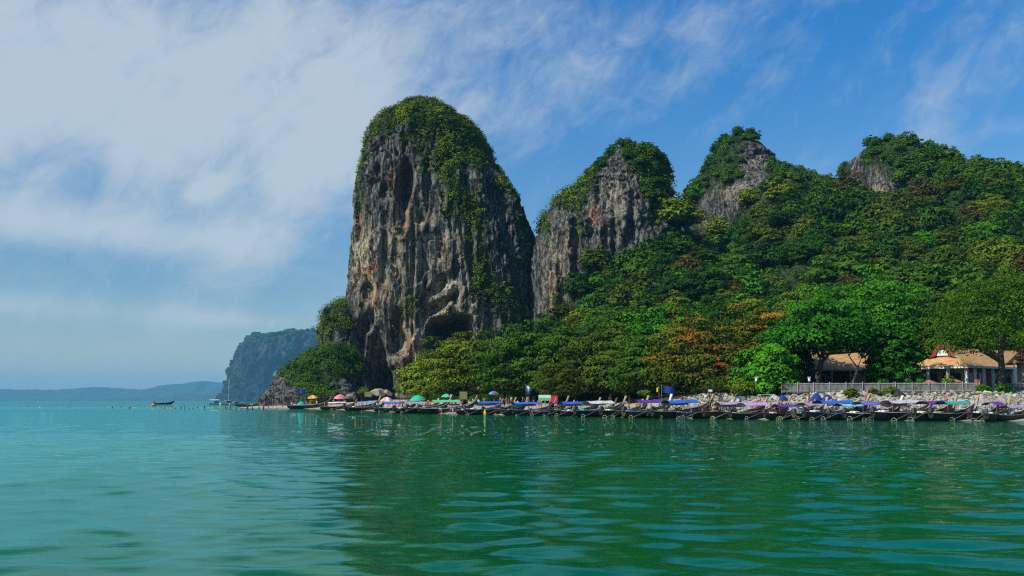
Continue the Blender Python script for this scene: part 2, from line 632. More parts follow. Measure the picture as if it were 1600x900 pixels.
# ------------------------------------------------------------------ sea
def sea_mat():
    m_ = bpy.data.materials.new('sea_water')
    m_.use_nodes = True
    g = NT(m_.node_tree)
    P = g.n('ShaderNodeNewGeometry').outputs['Position']
    sp = g.n('ShaderNodeSeparateXYZ')
    g.link(P, sp.inputs[0])
    n1 = g.noise(P, 0.03, 4, 0.6)
    n2 = g.noise(P, 0.22, 5, 0.6, sc=(1, .45, 1))
    deep = g.mix(g.ss(n1, .35, .65), (0.000, 0.076, 0.012), (0.000, 0.104, 0.034))
    # left of the tower line, the sky's reflection is painted into the water colour
    deep = g.mix(g.ss(g.m('SUBTRACT', g.m('MULTIPLY', sp.outputs[1], -0.19), sp.outputs[0]), -3, 22), deep, (0.0, 0.165, 0.115))
    deep = g.mix(g.m('MULTIPLY', g.ss(n2, .5, .72), 0.30), deep, (0.001, 0.055, 0.030))
    # sandy shallows off the beach tip
    dx = g.m('MULTIPLY', g.m('ADD', sp.outputs[0], 150.0), 1 / 110.0)
    dy = g.m('MULTIPLY', g.m('SUBTRACT', sp.outputs[1], 335.0), 1 / 60.0)
    r = g.m('ADD', g.m('MULTIPLY', dx, dx), g.m('MULTIPLY', dy, dy))
    sh = g.m('MULTIPLY', g.ss(g.m('ADD', r, g.m('MULTIPLY', n2, .3)), 1.25, 0.55), 0.85)
    c = g.mix(sh, deep, (0.045, 0.33, 0.20))
    hA = g.noise(P, 1.15, 2, 0.5, 0.5, sc=(0.55, 1.25, 1))
    hB = g.noise(P, 5.5, 4, 0.6, 0.4, sc=(0.55, 1.25, 1))
    hC = g.noise(P, 0.16, 2, 0.5, 0.2, sc=(0.5, 1.3, 1))
    far = g.ss(sp.outputs[1], 18, 60)     # nearer in, the mesh itself carries the ripples
    h = g.m('ADD', g.m('MULTIPLY', hA, g.m('ADD', 0.016, g.m('MULTIPLY', far, 0.085))), g.m('ADD', g.m('MULTIPLY', hB, 0.0060), g.m('MULTIPLY', hC, g.m('MULTIPLY', far, 0.16))))
    b = g.n('ShaderNodeBump', i_Strength=1.0, i_Distance=1.0)
    g.link(h, b.inputs['Height'])
    # light coming back out of the green water, and the surface mirror on top
    df = g.n('ShaderNodeBsdfDiffuse')
    g.link(c, df.inputs['Color'])
    gl = g.n('ShaderNodeBsdfGlossy', i_Roughness=0.012)
    gl.inputs['Color'].default_value = (0.55, 0.98, 0.96, 1)
    g.link(b.outputs[0], gl.inputs['Normal'])
    fr = g.n('ShaderNodeFresnel', i_IOR=1.333)
    g.link(b.outputs[0], fr.inputs['Normal'])
    mx = g.n('ShaderNodeMixShader')
    g.link(g.m('MULTIPLY', fr.outputs[0], 0.95), mx.inputs[0])
    g.link(df.outputs[0], mx.inputs[1])
    g.link(gl.outputs[0], mx.inputs[2])
    o = g.n('ShaderNodeOutputMaterial')
    g.link(mx.outputs[0], o.inputs['Surface'])
    return m_


WATER = sea_mat()
rowsY = [1.5]
while rowsY[-1] < 19000:
    rowsY.append(rowsY[-1] * (1.0075 if rowsY[-1] < 70 else 1.05) + 0.02)
rowsY = np.array(rowsY)
cu = np.linspace(-1, 1, 500)
SX = rowsY[:, None] * 0.74 * cu[None, :] + 60 * np.sign(cu) * np.abs(cu[None, :]) ** 3.4     # finest straight ahead, well past the frame at both sides
SY = np.repeat(rowsY[:, None], len(cu), 1)
SZ = np.zeros_like(SX)
wr = np.random.default_rng(4)
for i in range(64):
    lam = 0.42 * (2.6 / 0.42) ** wr.random()
    k = 2 * PI / lam
    th_ = wr.normal(0.10, 0.50)
    kx, ky = k * math.sin(th_), k * math.cos(th_)
    slope = 0.0225 * (1.0 if lam > 1.0 else 0.8)
    fade = 1 - sst(SY, 18 * lam + 6, 46 * lam + 14)
    # slow groups so the pattern never reads as one sine
    env = 0.65 + 0.55 * np.sin(kx * .11 * SX + ky * .07 * SY + i)
    SZ += slope / k * env * fade * np.sin(kx * SX + ky * SY + wr.random() * 6.28)
for i in range(34):
    lam = 0.22 * (0.75 / 0.22) ** wr.random()
    k = 2 * PI / lam
    th_ = wr.normal(0.05, 0.8)
    kx, ky = k * math.sin(th_), k * math.cos(th_)
    fade = 1 - sst(SY, 22 * lam + 4, 50 * lam + 8)
    SZ += 0.0095 / k * fade * np.sin(kx * SX + ky * SY + wr.random() * 6.28) * (0.5 + 0.8 * np.sin(kx * .07 * SX - ky * .05 * SY + i))
nr, nc = SX.shape
ii = (np.arange(nr - 1)[:, None] * nc + np.arange(nc - 1)[None, :]).ravel()
me = np_mesh('sea', np.stack([SX, SY, SZ], -1).reshape(-1, 3), np.stack([ii, ii + 1, ii + nc + 1, ii + nc], -1), [WATER], True)
tag(link('sea', me), 'calm green sea with long low ripples', kind='structure')
mb = MB()
mb.add([(-19000, -3000, -.16), (19000, -3000, -.16), (19000, 19400, -.16), (-19000, 19400, -.16)], [(0, 1, 2, 3)])
tag(mb.build('sea', [WATER]), 'sea beyond the bay', kind='structure')


# ------------------------------------------------------------------ limestone towers
SURF = []      # (verts, faces, normals, name) for planting


def loft(name, rows, Dc, nu, nz, lump=3.0, flute=1.4, seed=1, carves=(), stains=(), pales=(), moss=None, material=None,
         back=30.0, zbot=-1.0, label='', flat=0.8, jag=0.6, fscale=1.0, groove=1.0, crest=0.0):
    """a rock tower: its outline per height, rounded in depth, then fluted, lumped and hollowed"""
    rows = sorted(rows)
    py = np.array([r[0] for r in rows], float)
    Z = np.array([at(800, r[0], r[3] + .25 * (Dc - r[3])).z for r in rows])
    XL = np.array([X_at(r[1], Dc) for r in rows])
    XR = np.array([X_at(r[2], Dc) for r in rows])
    DF = np.array([r[3] for r in rows], float)
    o = np.argsort(Z)
    Z, XL, XR, DF = Z[o], XL[o], XR[o], DF[o]
    zt = np.linspace(zbot, Z[-1], nz)
    zt = Z[-1] - (Z[-1] - zbot) * (1 - (zt - zbot) / (Z[-1] - zbot)) ** 1.12
    xl, xr, df = np.interp(zt, Z, XL), np.interp(zt, Z, XR), np.interp(zt, Z, DF)
    nf = int(nu * 0.78)
    t = np.concatenate([np.linspace(PI, 0, nf, endpoint=False), np.linspace(0, -PI, nu - nf, endpoint=False)])
    ct, st_ = np.cos(t), np.sin(t)
    ctp = np.sign(ct) * np.abs(ct) ** flat
    stp = np.sign(st_) * np.abs(st_) ** flat
    xc, a = (xl + xr) / 2, (xr - xl) / 2
    X = xc[:, None] + a[:, None] * ctp[None, :]
    fd = (Dc - df)[:, None]
    bk = np.minimum(back, a + 6)[:, None]
    Y = np.where(st_[None, :] >= 0, Dc - fd * stp[None, :], Dc - bk * stp[None, :])
    Zg = np.repeat(zt[:, None], len(t), 1)
    nxn = np.repeat(ctp[None, :], nz, 0) / np.maximum(a[:, None], 1)
    nyn = -np.repeat(stp[None, :], nz, 0) / np.maximum(fd, 1)
    ln = np.hypot(nxn, nyn) + 1e-6
    nxn, nyn = nxn / ln, nyn / ln
    s = seed * 13.7
    fs = fscale
    f1 = 1 - np.abs(fbm(X / (2.6 * fs) + s, Y / (2.6 * fs), Zg / (26 * fs), seed, 4)) * 2
    f2 = 1 - np.abs(fbm(X / (9 * fs) + s, Y / (9 * fs), Zg / (40 * fs), seed + 1, 3)) * 2
    wx = fbm(X / (20 * fs), Y / (20 * fs), Zg / (20 * fs), seed + 9, 2) * 6 * fs
    blk = fbm((X + wx) / (7 * fs), Y / (7 * fs), Zg / (12 * fs), seed + 2, 5)
    big = fbm(X / (24 * fs) + s, Y / (24 * fs), Zg / (40 * fs), seed + 3, 3)
    q4 = (blk + .35 * f1 * .3) * 3.2
    blk = blk * .35 + .65 * (np.floor(q4) + sst(q4 - np.floor(q4), .30, .62)) / 3.2     # broken into slabs with sharp edges
    # shelving ledges: saw-tooth along the height, broken up by noise
    lz = Zg / (8.5 * fs) + fbm(X / (10 * fs), Y / (10 * fs), Zg / (30 * fs), seed + 4, 3) * 2.2
    led = (lz - np.floor(lz)) - 0.5
    f0 = 1 - np.abs(fbm(X / (1.25 * fs) + s, Y / (1.25 * fs), Zg / (15 * fs), seed + 11, 2)) * 2
    d = flute * (f0 * 0.42 + f1 * 0.7 + f2 * 1.1) * groove + lump * (blk * 0.8 + big * 1.3) + jag * led * 1.6
    edge = np.clip(np.minimum(1, np.abs(ctp))[None, :] ** 6, 0, 1)
    d = d * (1 - 0.45 * edge) - 0.3
    top = sst((Zg - zbot) / (Z[-1] - zbot), 1.0, 0.90)
    d = d * (0.25 + 0.75 * top)
    X2, Y2 = X + nxn * d, Y + nyn * d
    px_, py_ = proj(np.stack([X2, Y2, Zg], -1))
    front = (st_[None, :] > -0.1)
    for cxp, cyp, rx, ry, dep, rot in carves:
        ax_, ay_ = px_ - cxp, py_ - cyp
        c_, s_ = math.cos(rot), math.sin(rot)
        q = ((ax_ * c_ + ay_ * s_) / rx) ** 2 + ((ay_ * c_ - ax_ * s_) / ry) ** 2
        q = q * (1 + 0.5 * fbm(X / 6, Y / 6, Zg / 6, seed + 6, 3))
        cut = dep * np.exp(-q ** (4 if dep > 14 else 2)) * front
        X2, Y2 = X2 - nxn * cut * .25, Y2 + cut * 0.97

    def maskof(lst, sd):
        m_ = np.zeros_like(px_)
        for cxp, cyp, rx, ry, k in lst:
            q = ((px_ - cxp) / rx) ** 2 + ((py_ - cyp) / ry) ** 2
            m_ = np.maximum(m_, k * np.exp(-q * .9))
        return np.clip(m_ * (1 + 0.7 * fbm(X / 8, Y / 8, Zg / 14, sd, 3)), 0, 1)

    ms = moss(px_, py_, X, Y, Zg) if moss else np.zeros_like(px_)
    if crest:      # clumps of wood and broken steps along the skyline
        Zg = Zg + crest * sst(Zg / Z[-1], .45, 1) * fbm(X / 90 + s, Y / 160, 0.3, seed + 40, 4)
    V = np.stack([X2, Y2, Zg], -1).reshape(-1, 3)
    n_ = len(t)
    i0 = np.arange(nz - 1)[:, None] * n_ + np.arange(n_)[None, :]
    i1 = np.arange(nz - 1)[:, None] * n_ + (np.arange(n_) + 1)[None, :] % n_
    Fc = np.stack([i0, i1, i1 + n_, i0 + n_], -1).reshape(-1, 4)
    # cap
    topi = len(V)
    V = np.vstack([V, [[xc[-1], Dc, zt[-1] + .3]]])
    last = (nz - 1) * n_
    capf = np.array([[last + k, last + (k + 1) % n_, topi, topi] for k in range(n_)])
    at_ = {'stain': np.append(maskof(stains, seed + 20).ravel(), 0), 'pale': np.append(maskof(pales, seed + 21).ravel(), 0),
           'moss': np.append(ms.ravel(), 1)}
    me = bpy.data.meshes.new(name)
    me = np_mesh(name, V, Fc, [material or ROCK], False, at_)
    ob = link(name, me)
    tag(ob, label, kind='structure')
    P = V[Fc]
    nn = np.cross(P[:, 2] - P[:, 0], P[:, 3] - P[:, 1])
    ar = np.linalg.norm(nn, axis=1)
    nn = nn / (ar[:, None] + 1e-9)
    cen = P.mean(1)
    outw = np.sum(nn * np.stack([cen[:, 0] - xc.mean(), cen[:, 1] - Dc, np.zeros(len(cen))], -1), 1).mean()
    if outw < 0:
        nn = -nn
    SURF.append(dict(name=name, c=cen, n=nn, a=ar / 2, moss=at_['moss'][Fc].mean(1)))
    return ob


def ell(px, py, cx, cy, rx, ry, rot=0.0):
    c, s = math.cos(rot), math.sin(rot)
    ax, ay = px - cx, py - cy
    return np.exp(-(((ax * c + ay * s) / rx) ** 2 + ((ay * c - ax * s) / ry) ** 2))


def moss_tower(px, py, X, Y, Z):
    n = fbm(X / 5, Y / 5, Z / 6, 77, 4)
    line = np.interp(px, [540, 560, 585, 610, 640, 680, 710, 740, 770, 800], [230, 262, 240, 222, 232, 262, 290, 280, 262, 300])
    m = sst(line - py, -22, 34) * (.72 + .28 * sst(line - py, 20, 60))
    m = np.maximum(m, ell(px, py, 725, 330, 26, 75, -0.28) * 1.05)
    m = np.maximum(m, ell(px, py, 752, 430, 20, 60, -0.15) * .9)
    m = np.maximum(m, ell(px, py, 690, 265, 34, 30) * .9)
    m = np.maximum(m, ell(px, py, 640, 482, 30, 18, -0.5) * .75)
    m = np.maximum(m, ell(px, py, 623, 400, 12, 55) * .55)
    m = np.maximum(m, ell(px, py, 612, 520, 12, 30) * .4)
    m = np.maximum(m, ell(px, py, 562, 285, 9, 60) * .65)
    m = np.maximum(m, ell(px, py, 790, 300, 22, 40, -.3) * .65)
    m = np.maximum(m, ell(px, py, 815, 380, 14, 50, -.1) * .7)
    m = np.maximum(m, ell(px, py, 790, 470, 30, 40) * .8)
    m = np.maximum(m, ell(px, py, 805, 545, 40, 40) * .8)
    return np.clip(m + n * 0.75 * sst(m, .03, .35), 0, 1)


def moss_second(px, py, X, Y, Z):
    n = fbm(X / 6, Y / 6, Z / 7, 78, 4)
    line = np.interp(px, [830, 850, 880, 905, 925, 945, 965, 985, 1005, 1050], [325, 330, 330, 345, 300, 262, 236, 262, 300, 300])
    m = sst(line - py, -6, 16)
    m = np.maximum(m, ell(px, py, 905, 355, 11, 36) * .8)
    m = np.maximum(m, ell(px, py, 1035, 300, 24, 60) * 1.0)
    m = np.maximum(m, ell(px, py, 1010, 255, 26, 22))
    m = np.maximum(m, ell(px, py, 850, 345, 12, 30))
    m = np.maximum(m, sst(px + (py - 400) * .55, 905, 940) * sst(py + (px - 960) * .35, 385, 420))
    m = np.maximum(m, sst(px, 1035, 1060))
    m = np.maximum(m, ell(px, py, 865, 450, 8, 50) * .5)
    return np.clip(m + n * 0.45 * sst(m, .03, .35), 0, 1)


def moss_third(px, py, X, Y, Z):
    n = fbm(X / 6, Y / 6, Z / 7, 79, 4)
    bare = np.maximum(ell(px, py, 1180, 258, 26, 46, .1), ell(px, py, 1150, 305, 46, 22, -.5))
    bare = np.maximum(bare, ell(px, py, 1118, 325, 40, 26, -.6))
    bare = np.maximum(bare, ell(px, py, 1100, 345, 14, 24) * .9)
    return np.clip(1 - bare * 1.35 + n * .5 * sst(bare, .05, .3), 0, 1)


def moss_fourth(px, py, X, Y, Z):
    n = fbm(X / 6, Y / 6, Z / 7, 80, 4)
    bare = np.maximum(ell(px, py, 1375, 288, 26, 26, .4), ell(px, py, 1336, 290, 16, 50))
    bare = np.maximum(bare, ell(px, py, 1338, 245, 10, 24) * .9)
    return np.clip(1 - bare * 1.4 + n * .5 * sst(bare, .05, .3), 0, 1)


loft('limestone_cliff',
     [(159, 648, 668, 396), (163, 629, 690, 390), (170, 609, 704, 386), (181, 595, 720, 382), (195, 589, 740, 380), (209, 584, 752, 378),
      (226, 577, 756, 377), (240, 573, 764, 376), (260, 567, 777, 375), (285, 564, 792, 374), (310, 560, 808, 373), (330, 557, 817, 372),
      (360, 556, 828, 371), (400, 553, 836, 370), (440, 550, 839, 369), (480, 547, 840, 369), (520, 543, 838, 370), (560, 545, 840, 371),
      (620, 557, 844, 373)], 405, 500, 480, lump=3.9, flute=2.0, seed=3, material=ROCK,
     carves=[(633, 283, 11, 34, 10, .06), (628, 330, 10, 30, 4, 0), (702, 522, 36, 25, 36, -.5), (705, 560, 50, 30, 9, 0), (620, 505, 9, 20, 5, .2),
             (622, 535, 16, 22, 7, 0), (590, 570, 14, 50, 8, -.1), (562, 535, 7, 40, 5, .05), (604, 600, 22, 26, 8, 0), (575, 455, 8, 16, 4, 0),
             (575, 503, 8, 18, 6, .2), (560, 350, 5, 30, 3, 0), (600, 300, 6, 14, 3, 0), (590, 265, 5, 10, 2.5, 0), (695, 440, 30, 9, 4, -.7),
             (690, 475, 30, 7, 4, -.6), (600, 380, 5, 40, 3, 0), (645, 385, 4, 60, 2.2, 0), (735, 400, 6, 50, 3, -.1), (785, 330, 6, 40, 3, -.2),
             (640, 560, 8, 20, 4, .1)],
     stains=[(630, 300, 12, 40, .95), (612, 280, 6, 14, .9), (625, 350, 12, 25, .9), (652, 340, 8, 18, .7), (577, 425, 14, 14, .9),
             (590, 460, 12, 26, .8), (640, 545, 16, 26, 1.0), (632, 500, 14, 26, .55), (557, 340, 7, 20, .8), (600, 220, 8, 8, .4),
             (640, 395, 14, 40, .35), (690, 545, 10, 14, .35), (557, 500, 8, 20, .5)],
     pales=[(680, 380, 60, 90, .45), (565, 400, 22, 50, .9), (585, 450, 22, 45, 1.0), (560, 350, 14, 40, .7), (640, 520, 30, 50, .7), (660, 360, 30, 60, .5),
            (700, 455, 50, 34, .75), (610, 400, 40, 80, .5), (650, 560, 24, 40, .9), (735, 490, 34, 34, .6), (600, 520, 30, 60, .5), (680, 500, 24, 40, .8)],
     moss=moss_tower, label='tallest limestone tower with a green cap and a cave at its foot')
loft('limestone_cliff',
     [(470, 536, 548, 388), (480, 520, 552, 382), (495, 512, 556, 378), (520, 510, 560, 376), (545, 516, 565, 374), (570, 528, 572, 372),
      (590, 540, 580, 370), (620, 548, 590, 368)], 395, 120, 110, lump=2.6, flute=1.1, seed=5,
     moss=lambda px, py, X, Y, Z: np.clip(sst(540 - px * 0 - py + (px - 510) * -.2, 0, 30) * .9 + .15 + fbm(X / 4, Y / 4, Z / 4, 8, 3) * .5, 0, 1),
     pales=[(560, 560, 10, 30, .5)], label='low rock shoulder left of the tallest tower')
loft('limestone_cliff',
     [(233, 964, 976, 378), (238, 958, 984, 374), (247, 950, 1028, 370), (258, 942, 1033, 367), (270, 922, 1034, 365), (285, 902, 1032, 363),
      (305, 868, 1038, 360), (322, 853, 1046, 358), (345, 848, 1052, 356), (380, 836, 1068, 353), (430, 835, 1080, 350), (500, 836, 1098, 345),
      (620, 842, 1118, 334)], 394, 360, 320, lump=3.4, flute=2.0, seed=8,
     carves=[(898, 400, 7, 60, 4, 0), (985, 350, 5, 50, 3, .1), (935, 300, 5, 20, 3, 0), (880, 470, 8, 40, 4, 0), (960, 370, 5, 30, 3, 0)],
     stains=[(925, 338, 9, 12, 1.0), (866, 465, 8, 24, .6), (905, 372, 6, 10, .6), (895, 480, 10, 14, .4)],
     pales=[(870, 440, 18, 60, .7), (960, 330, 40, 50, .35), (880, 380, 20, 30, .3)],
     moss=moss_second, label='second limestone cliff with bare grey face and wooded crest')
loft('limestone_cliff',
     [(209, 1150, 1166, 460), (219, 1128, 1178, 456), (238, 1122, 1187, 450), (258, 1106, 1203, 442), (276, 1098, 1227, 430), (294, 1092, 1257, 415),
      (316, 1088, 1285, 398), (350, 1092, 1325, 372), (385, 1082, 1375, 338), (430, 1062, 1420, 300), (480, 1028, 1450, 260),
      (540, 985, 1480, 228), (620, 965, 1500, 205)], 480, 300, 230, lump=6.0, flute=1.7, seed=12, back=60,
     stains=[(1098, 350, 6, 14, .5)], pales=[(1160, 300, 40, 20, .4), (1180, 255, 14, 30, .3)], moss=moss_third,
     label='third peak, wooded with a grey bare patch on its right side')
loft('limestone_cliff',
     [(222, 1372, 1380, 424), (232, 1352, 1405, 418), (250, 1346, 1470, 410), (268, 1345, 1530, 402), (290, 1344, 1600, 388), (315, 1342, 1650, 368),
      (345, 1336, 1700, 340), (385, 1300, 1740, 308), (430, 1280, 1780, 268), (500, 1262, 1820, 226), (560, 1252, 1850, 198),
      (620, 1242, 1900, 184)], 440, 300, 230, lump=6.0, flute=1.7, seed=15, back=80, pales=[(1375, 300, 14, 16, .8), (1347, 325, 6, 9, .9)],
     stains=[(1347, 327, 5, 9, .7)], moss=moss_fourth, label='fourth peak and wooded ridge on the right')
# scrub-covered mound at the left foot of the tower
loft('rocky_mound',
     [(541, 512, 540, 368), (550, 496, 548, 364), (561, 478, 556, 359), (572, 460, 560, 355), (586, 446, 566, 351), (602, 434, 572, 347), (622, 424, 580, 338)], 372, 200, 110,
     lump=4.5, flute=1.4, seed=19, moss=lambda px, py, X, Y, Z: np.clip(sst(px + (600 - py) * .9, 436, 470) * (1 - .8 * sst(py, 585, 605) * sst(px, 500, 540)) * .95 + fbm(X / 5, Y / 5, Z / 5, 9, 3) * .8, 0, 1),
     label='dark scrub-covered mound at the left foot of the tower')

# far headland, six kilometres off, and the hills on the horizon
loft('far_headland',
     [(516, 493, 482, 5640), (518, 465, 492, 5560), (522, 427, 500, 5520), (530, 410, 520, 5480), (542, 397, 540, 5460), (556, 389, 560, 5440),
      (575, 384, 575, 5420), (596, 382, 585, 5400), (612, 375, 590, 5380), (626, 365, 600, 5360)], 6000, 360, 190, crest=60.0, lump=38, flute=34, seed=23,
     back=400, zbot=-3, fscale=15, jag=24, material=FARROCK,
     pales=[(446, 553, 5, 5, 1), (368, 580, 3, 9, .8), (432, 585, 6, 9, .8), (478, 530, 5, 8, .7), (410, 545, 5, 10, .5)],
     moss=lambda px, py, X, Y, Z: np.clip(sst(535 - py + 9 * fbm(X / 100, Y / 100, Z / 100, 4, 3), -6, 8) + .46 + .9 * fbm(X / 90, Y / 90, Z / 140, 31, 4), 0, 1),
     label='hazy cliff headland across the bay')
SURF.pop()

HILLM = mat('far_woods', (0.035, 0.065, 0.02), 0.9, 0.4, 0.01, 0)


def ridge(name, pts, D, dep, seed, label):
    px = np.linspace(pts[0][0], pts[-1][0], 260)
    yy = np.interp(px, [p[0] for p in pts], [p[1] for p in pts])
    yy = yy - fbm(px / 9, 0.5, 0, seed, 4) * 1.1
    rows = []
    prof = [(0, 0.0), (.12, .3), (.3, .62), (.42, .85), (.5, 1.0), (.62, .8), (1, 0)]
    V = []
    for f_, h_ in prof:
        Y = D + (f_ - .5) * dep
        X = (px - 800) / F * D
        z = np.maximum((626 - yy) / F * D + CAMZ, 0) * h_ * (1 + (0.25 * fbm(px / 14, f_ * 5, 0, seed + 3, 3) if h_ < 1 else 0)) - 2
        V.append(np.stack([X, np.full_like(X, Y) + fbm(px / 20, 3.3, f_, seed, 3) * dep * .1, z], -1))
    V = np.stack(V)
    r, n = V.shape[:2]
    ii = (np.arange(r - 1)[:, None] * n + np.arange(n - 1)[None, :]).ravel()
    ob = link(name, np_mesh(name, V.reshape(-1, 3), np.stack([ii, ii + 1, ii + n + 1, ii + n], -1), [HILLM], True))
    tag(ob, label, kind='structure')


ridge('hills', [(-420, 618), (-200, 608), (0, 607.5), (60, 609), (100, 609), (150, 604.5), (200, 607), (225, 608.5), (250, 603), (290, 599), (318, 595), (345, 598),
                (380, 601), (450, 606), (560, 618)], 15000, 2400, 3, 'hazy blue hill range along the horizon')
ridge('hills', [(150, 626), (200, 622), (240, 623), (270, 619), (292, 615), (310, 616), (345, 618.5), (380, 617), (420, 622), (470, 626)], 11500, 1600, 9,
      'lower blue hill in front of the far range')
# ------------------------------------------------------------------ foliage
def leaves(C, N, size, rng, spread=0.75, aspect=0.62):
    """rhombic leaf sprays at points C facing roughly N; returns verts, quad faces"""
    n = len(C)
    N = N + rng.normal(0, spread, (n, 3))
    N /= np.linalg.norm(N, axis=1)[:, None] + 1e-9
    T = rng.normal(0, 1, (n, 3))
    T -= N * np.sum(T * N, 1)[:, None]
    T /= np.linalg.norm(T, axis=1)[:, None] + 1e-9
    B = np.cross(N, T)
    s = (size * rng.uniform(0.55, 1.35, n))[:, None]
    q = s * aspect
    V = np.stack([C - T * s * .55, C - B * q * .5 - N * s * .10, C + T * s * .55, C + B * q * .5 - N * s * .06], 1)
    return V.reshape(-1, 3), np.arange(n * 4).reshape(n, 4)


def crown_data(a, h, seed, nclump, per, leaf, under=0.25, tiers=0, ragged=0.18, hollow=0.12):
    """points and outward normals of a crown of radius a and height h sitting on z=0"""
    r = np.random.default_rng(seed)
    k = np.arange(nclump)
    ph = k * 2.39996 + r.uniform(0, 6)
    cz = 1 - (k + .5) / nclump * (1 + under)
    cr = np.sqrt(np.clip(1 - cz ** 2, 0, 1))
    rad = r.uniform(0.70, 1.0, nclump) * (1 + ragged * np.sin(ph * 3 + seed))
    rad *= 1 + r.normal(0, ragged * .6, nclump)
    cx, cy = cr * np.cos(ph) * rad, cr * np.sin(ph) * rad
    zz = np.maximum(cz * rad, -under)
    if tiers:
        zz = (np.floor(zz * tiers) + .5 + r.normal(0, .12, nclump)) / tiers
    cc = np.stack([cx * a * .84, cy * a * .84, (zz + under) / (1 + under) * h * .88 + h * .04], 1)
    crd = a * r.uniform(0.17, 0.32, nclump) * (60 / nclump) ** .33
    idx = np.repeat(np.arange(nclump), per)
    n = len(idx)
    d = r.normal(0, 1, (n, 3))
    d[:, 2] += 0.55
    d /= np.linalg.norm(d, axis=1)[:, None]
    rr = r.uniform(0.55, 1.08, n) ** .6
    P = cc[idx] + d * (crd[idx] * rr)[:, None] * np.array([1.12, 1.12, .62 if not tiers else .42])
    out = cc[idx] - np.array([0, 0, h * .2])
    out /= np.linalg.norm(out, axis=1)[:, None] + 1e-6
    N = d * .8 + out * .35 + np.array([0, 0, .45])
    ct = r.uniform(0, 1, nclump)
    tint = np.clip(ct[idx] * .55 + r.uniform(0, .45, n) + d[:, 2] * 0.12, 0, 1)  # upper side of each clump coloured lighter, as if lit from above
    # inner leaves keep the crown from being see-through, tinted darker to paint crown shade
    ni = int(n * hollow)
    q = r.normal(0, 1, (ni, 3))
    q /= np.linalg.norm(q, axis=1)[:, None]
    q *= (r.uniform(0.2, .8, ni) ** .5)[:, None]
    Pi = np.stack([q[:, 0] * a * .8, q[:, 1] * a * .8, (np.abs(q[:, 2]) * .9) * h], 1)
    P = np.vstack([P, Pi])
    N = np.vstack([N, q + [0, 0, .3]])
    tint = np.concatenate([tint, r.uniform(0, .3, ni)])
    return P, N, tint, r, cc


def leafy(name, P, N, tint, leaf, r, material, parent=None, spread=.5):
    V, Fc = leaves(P, N, leaf, r, spread)
    return link(name, np_mesh(name, V, Fc, [material], False, {'tint': np.repeat(tint, 4)}), parent)


def tree(name, base, a, h_crown, z_crown, kind, seed, label, cat='tree', nclump=60, per=120, leaf=.42, tiers=0, under=.25, bark=None,
         trunk_r=None, group=None, lean=0.0, limbs=5, ragged=.18, spread=.45, hollow=.12):
    """trunk and limbs reaching into a crown of leaf sprays; base = point on the ground"""
    rt = empty(name, base)
    tag(rt, label, cat, group)
    P, N, tint, r, cc = crown_data(a, h_crown, seed, nclump, per, leaf, under, tiers, ragged, hollow)
    off = np.array([0, 0, z_crown])
    leafy('crown', P + off, N, tint, leaf, r, LEAF[kind], rt, spread)
    tr = trunk_r or max(.14, a * .045)
    mb = MB()
    top = Vector((lean * .4, 0, z_crown + h_crown * .45))
    pts = [Vector((-lean, 0, -.5)), Vector((-lean * .7 + r.normal(0, .1), r.normal(0, .1), z_crown * .4)),
           Vector((-lean * .2, 0, z_crown * .9)), top]
    mb.tube(pts, [tr * 1.5, tr * 1.05, tr * .85, tr * .35], 9)
    for i in r.choice(len(cc), limbs, replace=False):
        e = Vector(cc[i] + off)
        s = pts[2].lerp(pts[1], r.uniform(0, .5))
        mid = s.lerp(e, .5) + Vector((0, 0, -.08 * a + r.normal(0, .2)))
        mb.tube([s, mid, e], [tr * .55, tr * .38, tr * .12], 6)
    mb.build('trunk', bark or BARK, rt)
    return rt


